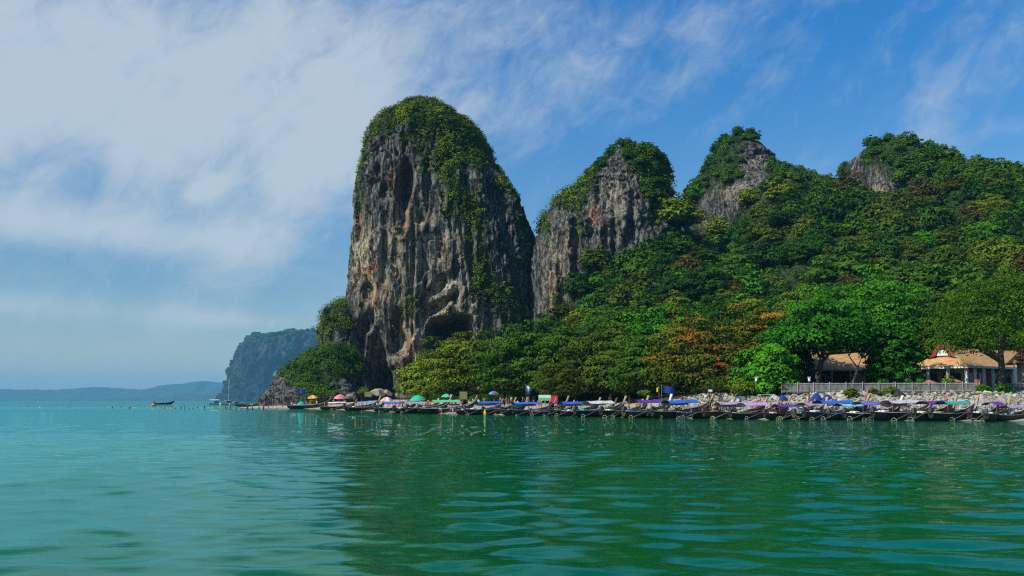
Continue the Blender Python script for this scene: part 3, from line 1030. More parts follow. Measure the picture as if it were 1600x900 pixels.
# --- shoreline and garden trees: photo centre px, width px, top py, crown bottom py, distance
NEAR = [
    (668, 85, 556, 612, 240, 'yellow', 'layered', 'small yellow-green tree at the left end of the beach grove'),
    (728, 150, 522, 611, 228, 'yellow', 'layered', 'broad yellow-green layered tree in front of the cave'),
    (788, 90, 532, 560, 246, 'mid', 'round', 'rounded green tree behind the broad yellow-green beach tree'),
    (822, 150, 500, 612, 216, 'mid', 'layered', 'tall mid green beach tree in front of the gap between two cliffs'),
    (873, 62, 560, 616, 186, 'olive', 'fine', 'small fine-leaved drooping tree behind the blue-canopied boats'),
    (900, 120, 508, 606, 205, 'mid', 'round', 'wide green tree below the second cliff'),
    (955, 130, 512, 610, 196, 'olive', 'layered', 'broad olive green tree over the beach, left of the reddening tree'),
    (1008, 110, 520, 611, 178, 'mid', 'layered', 'green layered tree beside the reddening tree'),
    (965, 120, 482, 555, 235, 'mid', 'round', 'dense tree behind the beach grove under the second cliff'),
    (1100, 190, 492, 603, 172, 'red', 'layered', 'wide beach almond tree with its leaves turning red'),
    (1050, 130, 476, 560, 214, 'bright', 'round', 'bright green round tree behind the reddening tree'),
    (1193, 110, 478, 560, 182, 'orange', 'layered', 'tree with orange and yellow leaves left of the dark garden tree'),
    (1120, 110, 466, 540, 222, 'dark', 'round', 'dark green tree behind the orange-leaved trees'),
    (1203, 92, 545, 622, 150, 'bright', 'round', 'rounded bright green tree left of the first bungalow'),
    (1228, 86, 500, 590, 160, 'emerald', 'round', 'dark green tree leaning over the left end of the fence'),
    (1292, 160, 466, 540, 152, 'emerald', 'umbrella', 'big deep green spreading tree with two slanting trunks before the bungalow'),
    (1396, 84, 492, 600, 151, 'emerald', 'round', 'dark dense tree between the two bungalows'),
    (1262, 90, 452, 520, 200, 'pale', 'layered', 'pale yellowish tree above the dark spreading tree'),
    (1352, 190, 432, 540, 188, 'bright', 'layered', 'wide bright green tree behind the bungalows'),
    (1425, 110, 446, 560, 190, 'bright', 'layered', 'bright green tree behind the gap between the bungalows'),
    (1480, 100, 478, 570, 178, 'mid', 'round', 'green tree rising behind the bungalow with the red gable'),
    (1568, 200, 424, 546, 140, 'mid', 'fine', 'feathery green tree overhanging the right bungalow roof'),
    (1650, 120, 440, 590, 172, 'mid', 'round', 'dense green tree at the right edge behind the bungalow'),
    (1160, 60, 585, 614, 158, 'olive', 'round', 'low olive bush in front of the half hidden house'),
    (1135, 90, 560, 600, 190, 'dark', 'round', 'dark tree behind the half hidden house'),
]


def near_tree(cx, w_, ty, by, D, kind, form, label, i):
    X = X_at(cx, D)
    a = w_ / F * D * .57
    by += 4
    top, bot = at(cx, ty, D).z, at(cx, by, D).z
    gz = float(ground_z(X, D))
    h = top - bot
    kw = dict(nclump=int(52 + a * 8), per=130, leaf=.50 + .12 * (D > 200), under=.45)
    if form == 'layered':
        kw.update(tiers=max(4, int(h / 1.5)), ragged=.2, spread=.42)
    if form == 'fine':
        kw.update(leaf=.30, per=230, ragged=.12, spread=1.0)
    if form == 'umbrella':
        kw.update(under=.06, ragged=.12, limbs=9, nclump=120)
    return tree({'layered': 'almond_tree', 'fine': 'casuarina_tree', 'umbrella': 'spreading_tree', 'round': 'broadleaf_tree'}[form],
                (X, D, gz), a, h, max(bot - gz, .2), kind, 100 + i, label, lean=1.6 if form == 'umbrella' else .2, **kw)


for i, t_ in enumerate(NEAR):
    near_tree(*t_, i)
# the bare pale limb beside the spreading tree
mb = MB()
b_ = at(1330, 606, 149)
mb.tube([b_, at(1340, 575, 149), at(1347, 556, 149), at(1362, 541, 149)], [.2, .15, .11, .05], 7)
mb.tube([at(1340, 575, 149), at(1329, 560, 149.5), at(1322, 545, 150)], [.13, .1, .05], 6)
mb2 = mb.build('bare_tree', PALEBARK)
tag(mb2, 'bare pale leaning trunk in front of the left bungalow roof', 'tree')

# --- cliff shrubs: sprays of leaves rooted wherever the wall carries growth
def shrubs(sf, count, seed, size, per, leaf, kind, label, name='cliff_shrubs', thr=.35, keep=None):
    r = np.random.default_rng(seed)
    c, n, a, ms = sf['c'], sf['n'], sf['a'], sf['moss']
    wgt = a * np.clip(ms - thr, 0, 1) ** .8 * (n[:, 1] < .35) * (.35 + np.clip(n[:, 2] + .35, 0, 1))
    if keep is not None:
        wgt = wgt * keep(c)
    if wgt.sum() <= 0:
        return
    k = r.choice(len(c), count, p=wgt / wgt.sum())
    C = c[k] + r.normal(0, .4, (count, 3))
    sz = size * r.uniform(.5, 1.5, count) * (.6 + .6 * ms[k])
    idx = np.repeat(np.arange(count), per)
    d = r.normal(0, 1, (len(idx), 3))
    d[:, 2] += .5
    d /= np.linalg.norm(d, axis=1)[:, None]
    P = C[idx] + n[k][idx] * (sz[idx] * .25)[:, None] + d * (sz[idx] * r.uniform(.4, 1, len(idx)))[:, None] * [1, 1, .75] + [0, 0, .2]
    big = sst(fbm(C[:, 0] / 6, C[:, 1] / 6, C[:, 2] / 5, 5, 3), -.35, .35)
    tint = np.clip(.62 * big[idx] + .2 * r.uniform(0, 1, count)[idx] + r.uniform(-.15, .35, len(idx)), 0, 1)
    o = leafy(name, P, d * .7 + n[k][idx] * .5 + [0, 0, .5], tint, leaf, r, LEAF[kind])
    tag(o, label, kind='stuff')


S = SURF
shrubs(S[0], 4600, 31, 1.15, 20, .62, 'shrub', 'yellow-green scrub on the crown and ledges of the tallest tower')
shrubs(S[1], 260, 32, 1.6, 30, .65, 'shrub', 'scrub on the rock shoulder left of the tallest tower')
shrubs(S[2], 2600, 33, 1.9, 22, .75, 'shrub', 'scrub on the crest and ledges of the second cliff', thr=.3)
shrubs(S[3], 2300, 34, 2.3, 26, .9, 'mid', 'undergrowth on the third peak', thr=.3)
shrubs(S[4], 2300, 35, 2.3, 26, .9, 'mid', 'undergrowth on the fourth peak and ridge', thr=.3)
shrubs(S[5], 800, 36, 1.5, 28, .6, 'mid', 'bushes covering the mound left of the tower', thr=.38)
# ground cover of the wooded slopes
GN = np.cross(LANDV[LANDF[:, 2]] - LANDV[LANDF[:, 0]], LANDV[LANDF[:, 3]] - LANDV[LANDF[:, 1]])
gar = np.linalg.norm(GN, axis=1)
land = dict(name='ground', c=LANDV[LANDF].mean(1), n=GN / gar[:, None], a=gar / 2, moss=np.ones(len(LANDF)))
land['moss'] = sst(inland(land['c'][:, 0], land['c'][:, 1]), 34, 60) * (land['c'][:, 0] > -40) * (land['c'][:, 0] < 190) * (land['c'][:, 1] < 440)
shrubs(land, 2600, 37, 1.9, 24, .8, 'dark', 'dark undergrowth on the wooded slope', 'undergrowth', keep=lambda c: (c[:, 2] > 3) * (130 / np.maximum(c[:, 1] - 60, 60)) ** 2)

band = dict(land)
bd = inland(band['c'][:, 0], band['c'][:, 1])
band['moss'] = sst(bd, 30, 36) * (1 - sst(bd, 56, 64)) * (band['c'][:, 0] > -33) * (band['c'][:, 0] < 34)  # strip under the grove, added as a dark backdrop standing in for shade
shrubs(band, 1300, 38, 1.7, 40, .5, 'dark', 'dark undergrowth added as shade backdrop beneath the beach grove', 'undergrowth')
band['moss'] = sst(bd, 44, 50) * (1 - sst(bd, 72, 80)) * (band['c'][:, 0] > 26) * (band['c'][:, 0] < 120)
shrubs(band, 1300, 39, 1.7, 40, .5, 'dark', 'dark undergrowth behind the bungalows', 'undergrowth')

# --- forest: crowns one can tell apart stand as trees of their own
PROTO = []
KINDS_F = ['mid', 'dark', 'olive', 'bright', 'mid', 'dark', 'olive', 'brown', 'yellow', 'mid']
for i in range(8):
    P, N, tint, r, cc = crown_data(5.2, 6.6, 500 + i, 44 + 4 * (i % 3), 52, .8, .3 if i % 2 else .5, 5 if i in (2, 5) else 0, .22, .12)
    V, Fc = leaves(P - [0, 0, 1.8], N, .84, r, .42)
    tv = np.repeat(tint, 4)
    m_ = MB()
    m_.tube([(0, 0, -7), (.1, 0, -2), (0, .1, 2)], [.32, .26, .1], 6)
    for q in range(5):
        e = cc[r.integers(len(cc))] - [0, 0, 1.8]
        m_.tube([(0, 0, -2), tuple(e * .5), tuple(e)], [.16, .1, .04], 4)
    tvv = np.array(m_.v)
    # one mesh: leaf sprays plus trunk and limbs (triangulated to quads)
    tf = [list(f) + [f[-1]] * (4 - len(f)) for f in m_.f if len(f) in (3, 4)]
    Vall = np.vstack([V, tvv])
    Fall = np.vstack([Fc, np.array(tf) + len(V)])
    PROTO.append((Vall, Fall, np.concatenate([tv, np.zeros(len(tvv))]), np.concatenate([np.zeros(len(Fc)), np.ones(len(tf))])))
for i in range(4):
    P, N, tint, r, cc = crown_data(8.6, 9.5, 540 + i, 105 + 8 * i, 56, .95, .35, 7 if i == 2 else 0, .24, .10)
    V, Fc = leaves(P - [0, 0, 2.6], N, .92, r, .42)
    m_ = MB().tube([(0, 0, -9), (.1, 0, -2), (0, .1, 3)], [.42, .34, .14], 6)
    tvv = np.array(m_.v)
    tf = [list(f) + [f[-1]] * (4 - len(f)) for f in m_.f if len(f) in (3, 4)]
    PROTO.append((np.vstack([V, tvv]), np.vstack([Fc, np.array(tf) + len(V)]), np.concatenate([np.repeat(tint, 4), np.zeros(len(tvv))]),
                  np.concatenate([np.zeros(len(Fc)), np.ones(len(tf))])))
PM = {}


def forest_mesh(i, kind):
    if (i, kind) not in PM:
        V, Fc, tv, fm = PROTO[i]
        PM[(i, kind)] = np_mesh('forest_tree', V, Fc, [LEAF[kind], BARK], False, {'tint': tv}, fm)
        PM[(i, kind)]['form'] = i
    return PM[(i, kind)]


from mathutils.bvhtree import BVHTree
rr = np.random.default_rng(91)
cand = []
for sf, share in ((S[3], 900), (S[4], 1100), (S[2], 420), (land, 1500), (S[0], 60)):
    ok = (sf['n'][:, 2] > .18) * (sf['n'][:, 1] < .5) * (sf['moss'] > (.45 if sf['name'] != 'ground' else .2))
    if sf['name'] == 'ground':
        ok = ok * (sf['c'][:, 2] > 5.0) * (sf['c'][:, 1] > 175)
    if sf is S[0]:
        ok = ok * (sf['c'][:, 2] > 105) * 0
    wgt = sf['a'] * ok
    if wgt.sum() <= 0:
        continue
    k = rr.choice(len(wgt), min(share * 3, int((wgt > 0).sum())), p=wgt / wgt.sum(), replace=False)
    for j in k:
        cand.append((sf['c'][j], sf['n'][j]))
rr.shuffle(cand)
# hills as one ray target, to drop trees nothing is seen of
allv, allf, base_ = [], [], 0
bts = []
for o in COL.objects:
    if o.type == 'MESH' and o.name.split('.')[0] in ('limestone_cliff', 'ground'):
        v = np.empty(len(o.data.vertices) * 3, np.float32)
        o.data.vertices.foreach_get('co', v)
        bts.append(BVHTree.FromPolygons(v.reshape(-1, 3).tolist(), [tuple(p.vertices) for p in o.data.polygons]))
taken = {}
picked = []
for c, n in cand:
    ppx, ppy = proj(c)
    if ppx < 925 and 300 < ppy < 440:
        continue
    if ppx < 835 or ppx > 1680 or ppy > 560 or ppy < 195:
        continue
    sc_ = rr.uniform(.7, 1.45)
    if ppx < 1062 and ppy < 330:
        sc_ = rr.uniform(.35, .6)
        if ppx < 1000 and ppy > 275:
            continue
    bigc = ppy > 318 and ppx > 930 and rr.random() < .7
    sc_ = rr.uniform(.6, 1.3) if bigc else sc_
    if ppy < 300 and ppx > 1062:
        sc_ = rr.uniform(.35, .6) if ppx < 1400 else rr.uniform(.5, .9)
    dmin = (8.6 if bigc else 5.4) * sc_ + .6
    key = tuple((c // 12).astype(int))
    bad = False
    for ax in (-1, 0, 1):
        for ay in (-1, 0, 1):
            for az_ in (-1, 0, 1):
                for q in taken.get((key[0] + ax, key[1] + ay, key[2] + az_), ()):
                    if np.linalg.norm((q - c) * [1, .8, 1]) < dmin:
                        bad = True
    if bad:
        continue
    tp = Vector(c) + Vector((0, -2, 6 * sc_))
    d_ = tp - cam.location
    L = d_.length
    if any((h := bt.ray_cast(cam.location, d_.normalized(), L - 4))[0] is not None for bt in bts):
        continue
    taken.setdefault(key, []).append(c)
    picked.append((L / (sc_ * (1.65 if bigc else 1)), c, n, sc_, float(ppx), float(ppy), bigc))
picked.sort(key=lambda t: t[0])
print('forest trees picked', len(picked))
WORDS = {'mid': 'mid green', 'dark': 'dark green', 'olive': 'olive green', 'bright': 'bright green', 'brown': 'brownish', 'yellow': 'yellowish green'}


def zone(px, py, D):
    hgt = 'low' if py > 440 else ('halfway up' if py > 350 else ('high' if py > 280 else 'at the crest'))
    if px < 960:
        w_ = 'under the second cliff, left part'
    elif px < 1060:
        w_ = 'under the second cliff, right part'
    elif px < 1130:
        w_ = 'in the gully left of the third peak'
    elif px < 1220:
        w_ = 'straight below the third peak'
    elif px < 1310:
        w_ = 'between the third and fourth peaks'
    elif px < 1400:
        w_ = 'below the fourth peak'
    elif px < 1500:
        w_ = 'on the ridge right of the fourth peak'
    else:
        w_ = 'at the far right of the ridge'
    return hgt, w_


for j, (_, c, n, sc_, ppx, ppy, bigc) in enumerate(picked[:300]):
    brown = ell(ppx, ppy, 1490, 320, 60, 45)
    kn = KINDS_F[rr.integers(len(KINDS_F))]
    if brown > .45 and rr.random() < .8:
        kn = 'brown'
    elif kn == 'brown' and rr.random() < .6:
        kn = 'olive'
    o = link('forest_tree', forest_mesh(8 + int(rr.integers(4)) if bigc else int(rr.integers(8)), kn))
    hgt = rr.uniform(.75, 1.2)
    o.scale = (sc_ * rr.uniform(.9, 1.15), sc_, sc_ * hgt)
    o.rotation_euler = (rr.normal(0, .08), rr.normal(0, .08), rr.uniform(0, 6.28))
    o.location = Vector(c) + Vector((0, -.6, 1.2 * sc_))
    size = 'very large' if bigc and sc_ > .85 else 'broad' if bigc else 'small' if sc_ < .82 else ('large' if sc_ > 1.05 else 'medium')
    hz, zn = zone(ppx, ppy, c[1])
    form = ('ragged', 'domed', 'layered', 'open', 'dense', 'tiered', 'lopsided', 'bushy', 'rounded', 'spreading', 'layered', 'billowing')[int(o.data['form'])]
    tag(o, f'{size} {form} {WORDS[kn]} forest tree {hz}, {zn}', 'tree', 'forest trees on the hillside')
rest = picked[300:]
if rest:
    Vs, Fs, Ts, off = [], [], [], 0
    for (_, c, n, sc_, ppx, ppy, bigc) in rest[:260]:
        V, Fc, tv, fm = PROTO[8 + int(rr.integers(4)) if bigc else int(rr.integers(8))]
        nl = int((fm == 0).sum())
        sel = rr.choice(nl, nl // 2, replace=False)
        idx = Fc[sel].ravel()
        t = rr.uniform(0, 6.28)
        R_ = np.array([[math.cos(t), -math.sin(t), 0], [math.sin(t), math.cos(t), 0], [0, 0, 1]])
        Q = V[idx].reshape(-1, 4, 3)
        cen = Q.mean(1, keepdims=True)
        Q = (cen + (Q - cen) * 1.35).reshape(-1, 3)
        Vs.append(Q @ R_.T * sc_ + c + [0, -.6, 1.2])
        Ts.append(np.clip(tv[idx] + rr.normal(0, .15), 0, 1))
    Vs = np.vstack(Vs)
    o = link('forest', np_mesh('forest', Vs, np.arange(len(Vs)).reshape(-1, 4), [LEAF['mid']], False, {'tint': np.concatenate(Ts)}))
    tag(o, 'farther tree crowns filling the wooded ridge', kind='stuff')
# ------------------------------------------------------------------ rock bank, fence, bungalows
STONE = mat('bank_stone', (0.30, 0.285, 0.23), 0.9, 0.4, 1.2, 0.5, 9, dirt=.35)
STONE_D = mat('dark_bank_stone', (0.20, 0.19, 0.16), 0.9, 0.4, 1.2, 0.5, 9)
STONE_L = mat('pale_bank_stone', (0.46, 0.44, 0.36), 0.9, 0.25, 1.2, 0.5, 9)
sr = np.random.default_rng(17)


def stone_mesh(seed, m_):
    r = random.Random(seed)
    bm = bmesh.new()
    for i in range(16):
        v = Vector((r.gauss(0, 1), r.gauss(0, 1), r.gauss(0, 1))).normalized()
        v = Vector((v.x * r.uniform(.75, 1) * .62, v.y * .5 * r.uniform(.8, 1), v.z * .42 * r.uniform(.8, 1)))
        bm.verts.new(v)
    bmesh.ops.convex_hull(bm, input=bm.verts)
    for v in [v for v in bm.verts if not v.link_faces]:
        bm.verts.remove(v)
    bmesh.ops.recalc_face_normals(bm, faces=bm.faces)
    me = bpy.data.meshes.new('stone')
    bm.to_mesh(me)
    bm.free()
    me.materials.append(m_)
    return me


STONES = [stone_mesh(i, (STONE, STONE, STONE_L, STONE_D, STONE, STONE_L)[i % 6]) for i in range(12)]
bank = empty('rock_bank', (45, 128, 1))
tag(bank, 'bank of tumbled grey and cream boulders below the fence', 'rock bank')
pos = []
tries = 0
while len(pos) < 1150 and tries < 60000:
    tries += 1
    x, y = sr.uniform(22, 84), sr.uniform(108, 160)
    d = float(inland(np.array(x), np.array(y)))
    if d < 2.5 or d > 19.5 or (x < 27 and sr.random() < .6):
        continue
    if 60.5 < x < 63.6 and d < 7:      # sand gap between two boats
        continue
    sz = sr.uniform(.5, 1.1)
    if any((x - q[0]) ** 2 + (y - q[1]) ** 2 < (.50 * (sz + q[3])) ** 2 for q in pos[-900:]):
        continue
    pos.append((x, y, float(ground_z(x, y)), sz))
pos.sort(key=lambda q: (q[1] - 6 * q[3]))
vis = [q for q in pos if q[2] > .75]
vis.sort(key=lambda q: -q[3] / q[1])
big, small = vis[:290], vis[290:] + [q for q in pos if q[2] <= .75]
for q in big:
    o = link('stone', STONES[int(sr.integers(12))], bank)
    o.location = Vector((q[0], q[1], q[2] + .12 * q[3])) - bank.location
    o.scale = (q[3] * sr.uniform(.85, 1.2), q[3] * 1.1, q[3] * sr.uniform(.8, 1.15))
    o.rotation_euler = (sr.normal(0, .4), sr.normal(0, .4), sr.uniform(0, 6.28))
mb = MB()
for q in small + [(q[0] + sr.normal(0, .5), q[1] + sr.normal(0, .5), q[2] + .1, q[3] * .5) for q in pos] + [(q[0] + sr.normal(0, .8), q[1] + sr.normal(0, .8), q[2] + .05, q[3] * .35) for q in pos]:
    me = STONES[int(sr.integers(12))]
    M = Matrix.Translation(Vector((q[0], q[1], q[2] + .08)) - bank.location) @ Matrix.Rotation(sr.uniform(0, 6.28), 4, 'Z') @ Matrix.Diagonal((q[3], q[3], q[3] * .9, 1))
    mb.add([M @ v.co for v in me.vertices], [tuple(p.vertices) for p in me.polygons], int(sr.integers(3)))
o = mb.build('rubble', [STONE, STONE_L, STONE_D], bank)
o['kind'] = 'stuff'

CONC = mat('concrete', (0.40, 0.40, 0.38), 0.9, 0.2, 2, 0.2, 18, dirt=.3)
WHITE = mat('white_paint', (0.74, 0.76, 0.76), 0.55, 0.08, 2, 0.05, 20)
DARK = mat('shaded_interior', (0.022, 0.020, 0.018), 0.8, 0.3, 3, 0.05, 9)  # near-black colour standing in for the shade inside an open front
GLASS = mat('window_glass', (0.03, 0.045, 0.05), 0.08, 0.2, 1, 0.0, 9, spec=.6)
REDW = mat('red_lacquer_wood', (0.30, 0.045, 0.022), 0.5, 0.25, 5, 0.1, 20)
BRWN = mat('brown_wood', (0.13, 0.055, 0.028), 0.6, 0.3, 4, 0.2, 20, stretch=(1, 1, .2))
SHING = mat('tan_shingles', (0.50, 0.28, 0.11), 0.85, 0.32, 2.2, 0.6, 10, stretch=(.6, .6, 3), dirt=.25)
SHINGB = mat('brown_shingles', (0.23, 0.11, 0.055), 0.85, 0.35, 2.2, 0.6, 10, stretch=(.6, .6, 3))
FENCEM = mat('weathered_fence_wood', (0.20, 0.19, 0.175), 0.9, 0.5, 1.5, 0.4, 14, stretch=(1.5, 1.5, .4))
FENCEL = mat('pale_fence_rail', (0.36, 0.345, 0.31), 0.85, 0.3, 2, 0.2, 14)
TERRA = mat('terracotta', (0.42, 0.15, 0.06), 0.8, 0.2, 4, 0.1)
CREAM = mat('cream_wall', (0.34, 0.31, 0.25), 0.85, 0.12, 1.5, 0.1)


def fence(px0, px1, D0, D1, label):
    a, b = Vector((X_at(px0, D0), D0, 0)), Vector((X_at(px1, D1), D1, 0))
    a.z = at(px0, 612, D0).z
    b.z = at(px1, 612, D1).z
    rt = empty('wooden_fence', a)
    tag(rt, label, 'fence')
    L = (b - a).length
    ang_ = math.atan2(b.y - a.y, b.x - a.x)
    rt.rotation_euler = (0, 0, ang_)
    pl = MB()
    n = int(L / .145)
    for i in range(n):
        x = (i + .5) * L / n
        h = 1.36 + sr.normal(0, .018)
        pl.box((x, .03 + sr.normal(0, .006), h / 2 - .12), (.128, .022, h), rz=sr.normal(0, .02))
    o = pl.build('plank', [FENCEM], rt)
    o['kind'] = 'stuff'
    nb = max(2, round(L / 2.3))
    for i in range(nb + 1):
        MB().box((i * L / nb, -.08, .58), (.11, .11, 1.62), bev=.02).build('post', [FENCEL], rt)
    for z in (.08, 1.12):
        MB().box((L / 2, -.028, z), (L, .045, .09)).build('rail', [FENCEL], rt)
    return rt


fence(1222, 1532, 146, 141, 'long grey weathered plank fence with pale rails above the boulders')
fence(1571, 1668, 141, 140, 'short grey plank fence right of the two bushes by the garden gate')


def quad_roof(mb, x0, x1, y0, y1, ze, zr, hip0, hip1, th=.16, mi=0, sag=.25, axis='x'):
    """hip roof slab with a slightly swept slope; hip0/hip1 = run of the hips at the two ends"""
    ym = (y0 + y1) / 2
    def ring(t):
        s_ = t ** 1.18
        z = ze + (zr - ze) * s_
        return [(x0 + hip0 * t, y0 + (ym - y0) * t, z), (x1 - hip1 * t, y0 + (ym - y0) * t, z),
                (x1 - hip1 * t, y1 + (ym - y1) * t, z), (x0 + hip0 * t, y1 + (ym - y1) * t, z)]
    R_ = [ring(t) for t in np.linspace(0, 1, 6)]
    mb.grid(R_, mi, False, close=True)
    e = [(p[0], p[1], p[2] - th) for p in R_[0]]
    mb.grid([e, R_[0]], mi, False, close=True)
    mb.add(e, [(3, 2, 1, 0)], mi)


def window(parent, x, y, z, w_, h, name='window', frame=WHITE, glass=GLASS, rz=0, depth=.09):
    f = MB()
    t = .09
    f.box((-w_ / 2 + t / 2, 0, 0), (t, depth, h)).box((w_ / 2 - t / 2, 0, 0), (t, depth, h))
    f.box((0, 0, h / 2 - t / 2), (w_ - 2 * t, depth, t)).box((0, 0, -h / 2 + t / 2), (w_ - 2 * t, depth, t)).box((0, .005, 0), (t * .6, depth * .8, h - 2 * t))
    o = f.build(name, [frame], parent)
    o.location = (x, y, z)
    o.rotation_euler = (0, 0, rz)
    MB().box((0, .02, 0), (w_ - 2 * t, .02, h - 2 * t)).build('pane', [glass], o)
    return o


# right bungalow: its corner points at the water, a red half-round gable on the hip
gz = 3.9
base = Vector((X_at(1515, 151), 151, gz))
b1 = empty('bungalow', base, math.radians(34))
tag(b1, 'white bungalow with a tan shingle roof and red arched gable, right of the dark tree', 'house')
EZ = 3.75
rf = MB()
quad_roof(rf, -.2, 27, -.2, 10.4, EZ, EZ + 3.05, 3.6, 4.5)
roof = rf.build('roof', [SHING], b1)
mb = MB()
for p, q in (((-.22, -.22), (27.0, -.22)), ((-.22, -.22), (-.22, 10.4))):
    a_, b_ = Vector((*p, EZ - .2)), Vector((*q, EZ - .2))
    c_ = (a_ + b_) / 2
    dv = b_ - a_
    mb.box(c_, (dv.length, .10, .26), rz=math.atan2(dv.y, dv.x))
mb.build('eaves_board', [WHITE], roof)
MB().box((14.3, 6.1, 1.75), (23.4, 7.0, 3.5)).build('wall', [CREAM], b1)
MB().box((13.4, 5.1, -.12), (27.5, 11.0, .5)).build('plinth', [CONC], b1)
for y in (.55, 3.6, 7.0, 10.0):
    MB().box((.45, y, 1.8), (.42, .42, 3.42), bev=.04).build('column', [WHITE], b1)
for x in (2.6, 5.0, 7.4, 10.0, 13, 16, 19):
    MB().box((x, .45, 1.8), (.36, .36, 3.42), bev=.04).build('column', [WHITE], b1)
d_ = MB().box((2.54, 5.0, 1.45), (.10, 1.7, 2.6)).build('door', [BRWN], b1)
for y in (3.4, 7.5, 9.0):
    MB().box((2.54, y, 1.6), (.10, 1.25, 2.3)).build('window', [GLASS], b1)
window(b1, 4.2, 2.5, 1.6, 1.9, 2.4)
window(b1, 7.0, 2.5, 1.6, 1.9, 2.4)
MB().box((9.6, 2.56, 1.5), (1.7, .1, 2.7)).build('door', [REDW], b1)
for x in (12.2, 15.2, 18.2, 21.0):
    window(b1, x, 2.5, 1.6, 2.2, 2.4)
# gable: red bargeboards round a pale half-round panel, finial on top
gb = MB()
zt, yc, xg = EZ + 3.95, 5.1, 1.35
pts_o, pts_i = [], []
for k in range(13):
    t = k / 12 * PI
    pts_i.append((xg, yc - math.cos(t) * 1.05, EZ + 1.75 + math.sin(t) * 1.15))
prof_o = [(-2.55, EZ + 1.35), (-2.1, EZ + 1.55), (-1.7, EZ + 1.95), (-1.35, EZ + 2.55), (-.95, EZ + 3.1), (-.45, EZ + 3.5), (0, zt),
          (.45, EZ + 3.5), (.95, EZ + 3.1), (1.35, EZ + 2.55), (1.7, EZ + 1.95), (2.1, EZ + 1.55), (2.55, EZ + 1.35)]
pts_o = [(xg - .02, yc + a_, b_) for a_, b_ in prof_o]
back = [(p[0] + 2.6, p[1], p[2]) for p in pts_o]
gb.grid([pts_i, pts_o], 0, False)
gb.grid([pts_o, back], 1, False)
gb.grid([[(p[0] + .35, p[1], p[2]) for p in pts_i], pts_i], 0, False)
gb.tube([(xg, yc, zt - .1), (xg, yc, zt + .35), (xg - .15, yc, zt + .85)], [.12, .08, .02], 6)
gable = gb.build('gable', [REDW, SHING], b1)
pn = MB()
pn.add([(xg + .3, yc, EZ + 1.75)] + [(xg + .3, p[1], p[2]) for p in pts_i], [(0, i + 1, i + 2) for i in range(12)])
pn.build('gable_panel', [WHITE], gable)

b2 = empty('bungalow', (X_at(1330, 162), 162, gz + .1), math.radians(5))
tag(b2, 'low bungalow with an orange tan roof half hidden behind the big spreading tree', 'house')
rf = MB()
quad_roof(rf, -7.3, 6.2, -1, 8, 3.4, 6.3, 2.4, 2.0)
rf.build('roof', [SHING], b2)
MB().box((-.4, 4.2, 1.6), (12.6, 6.4, 3.3)).build('wall', [DARK], b2)  # solid block; the shade of the open front is put into its colour
MB().box((1.9, .9, 1.6), (2.4, .14, 3.2)).build('wall_panel', [CREAM], b2)
for x in (-6.8, -5.6, -3.3, -.2, 3.4, 6.0):
    MB().box((x, -.5, 1.65), (.22, .22, 3.3)).build('column', [FENCEL], b2)
MB().box((-.4, -.95, 3.25), (14.0, .1, .22)).build('eaves_board', [FENCEL], b2)
window(b2, -4.5, .93, 1.7, 1.6, 1.8)
b3 = empty('garden_house', (X_at(1140, 166), 166, 3.6), math.radians(-4))
tag(b3, 'brown-roofed house with a pale window frame, mostly hidden behind the reddening tree', 'house')
rf = MB()
quad_roof(rf, -4.8, 3.2, -1, 7, 3.1, 5.0, 2, 2)
rf.build('roof', [SHINGB], b3)
MB().box((-.8, 3.4, 1.5), (6.9, 6.0, 3.0)).build('wall', [BRWN], b3)
window(b3, 1.1, .33, 1.55, 2.0, 2.1)
MB().box((2.55, .3, 1.5), (.3, .2, 3.0)).build('corner_post', [WHITE], b3)
b4 = empty('bungalow', (X_at(1608, 142), 142, 4.0), math.radians(-22))
tag(b4, 'bungalow cut off by the right edge, a dark red gable over its tan roof', 'house')
rf = MB()
quad_roof(rf, -2.2, 12, 0, 9, 3.9, 6.5, 2.4, 2.4)
rf.build('roof', [SHING], b4)
MB().box((5.4, 4.8, 1.9), (12, 7.2, 3.8)).build('wall', [CREAM], b4)
for x in (-1.5, 1.0):
    MB().box((x, .5, 1.9), (.36, .36, 3.7)).build('column', [WHITE], b4)
gb = MB()
prof = [(-1.6, 4.2), (-1.1, 4.5), (-.6, 5.3), (0, 7.0), (.6, 5.3), (1.1, 4.5), (1.6, 4.2)]
gb.grid([[(.4 + a_, -.15, b_) for a_, b_ in prof], [(.4 + a_ * .55, -.15, (b_ - 4.2) * .6 + 4.25) for a_, b_ in prof]], 0, False)
gb.grid([[(.4 + a_, -.15, b_) for a_, b_ in prof], [(.4 + a_, 2.2, b_) for a_, b_ in prof]], 0, False)
gb.build('gable', [REDW], b4)

# sand gap, steps, gate posts, pots, bushes, planted tufts
st = MB()
for k in range(5):
    st.box((0, k * .55, .25 + k * .22), (3.0, .56, .5 + k * .02), bev=.03)
o = st.build('concrete_steps', [CONC])
o.location = (X_at(1550, 128), 128, 1.0)
tag(o, 'pale grey concrete steps climbing the boulders below the garden gate', 'steps')
for px, lab, mt in ((1530, 'brown gatepost pillar at the end of the long fence', TERRA), (1566, 'brown gatepost pillar left of the short fence', BRWN)):
    o = MB().box((0, 0, .7), (.5, .5, 1.7), bev=.03).box((0, 0, 1.62), (.62, .62, .14), bev=.02).build('gate_pillar', [mt])
    o.location = (X_at(px, 141), 141.2, at(px, 612, 141).z)
    tag(o, lab, 'gatepost')


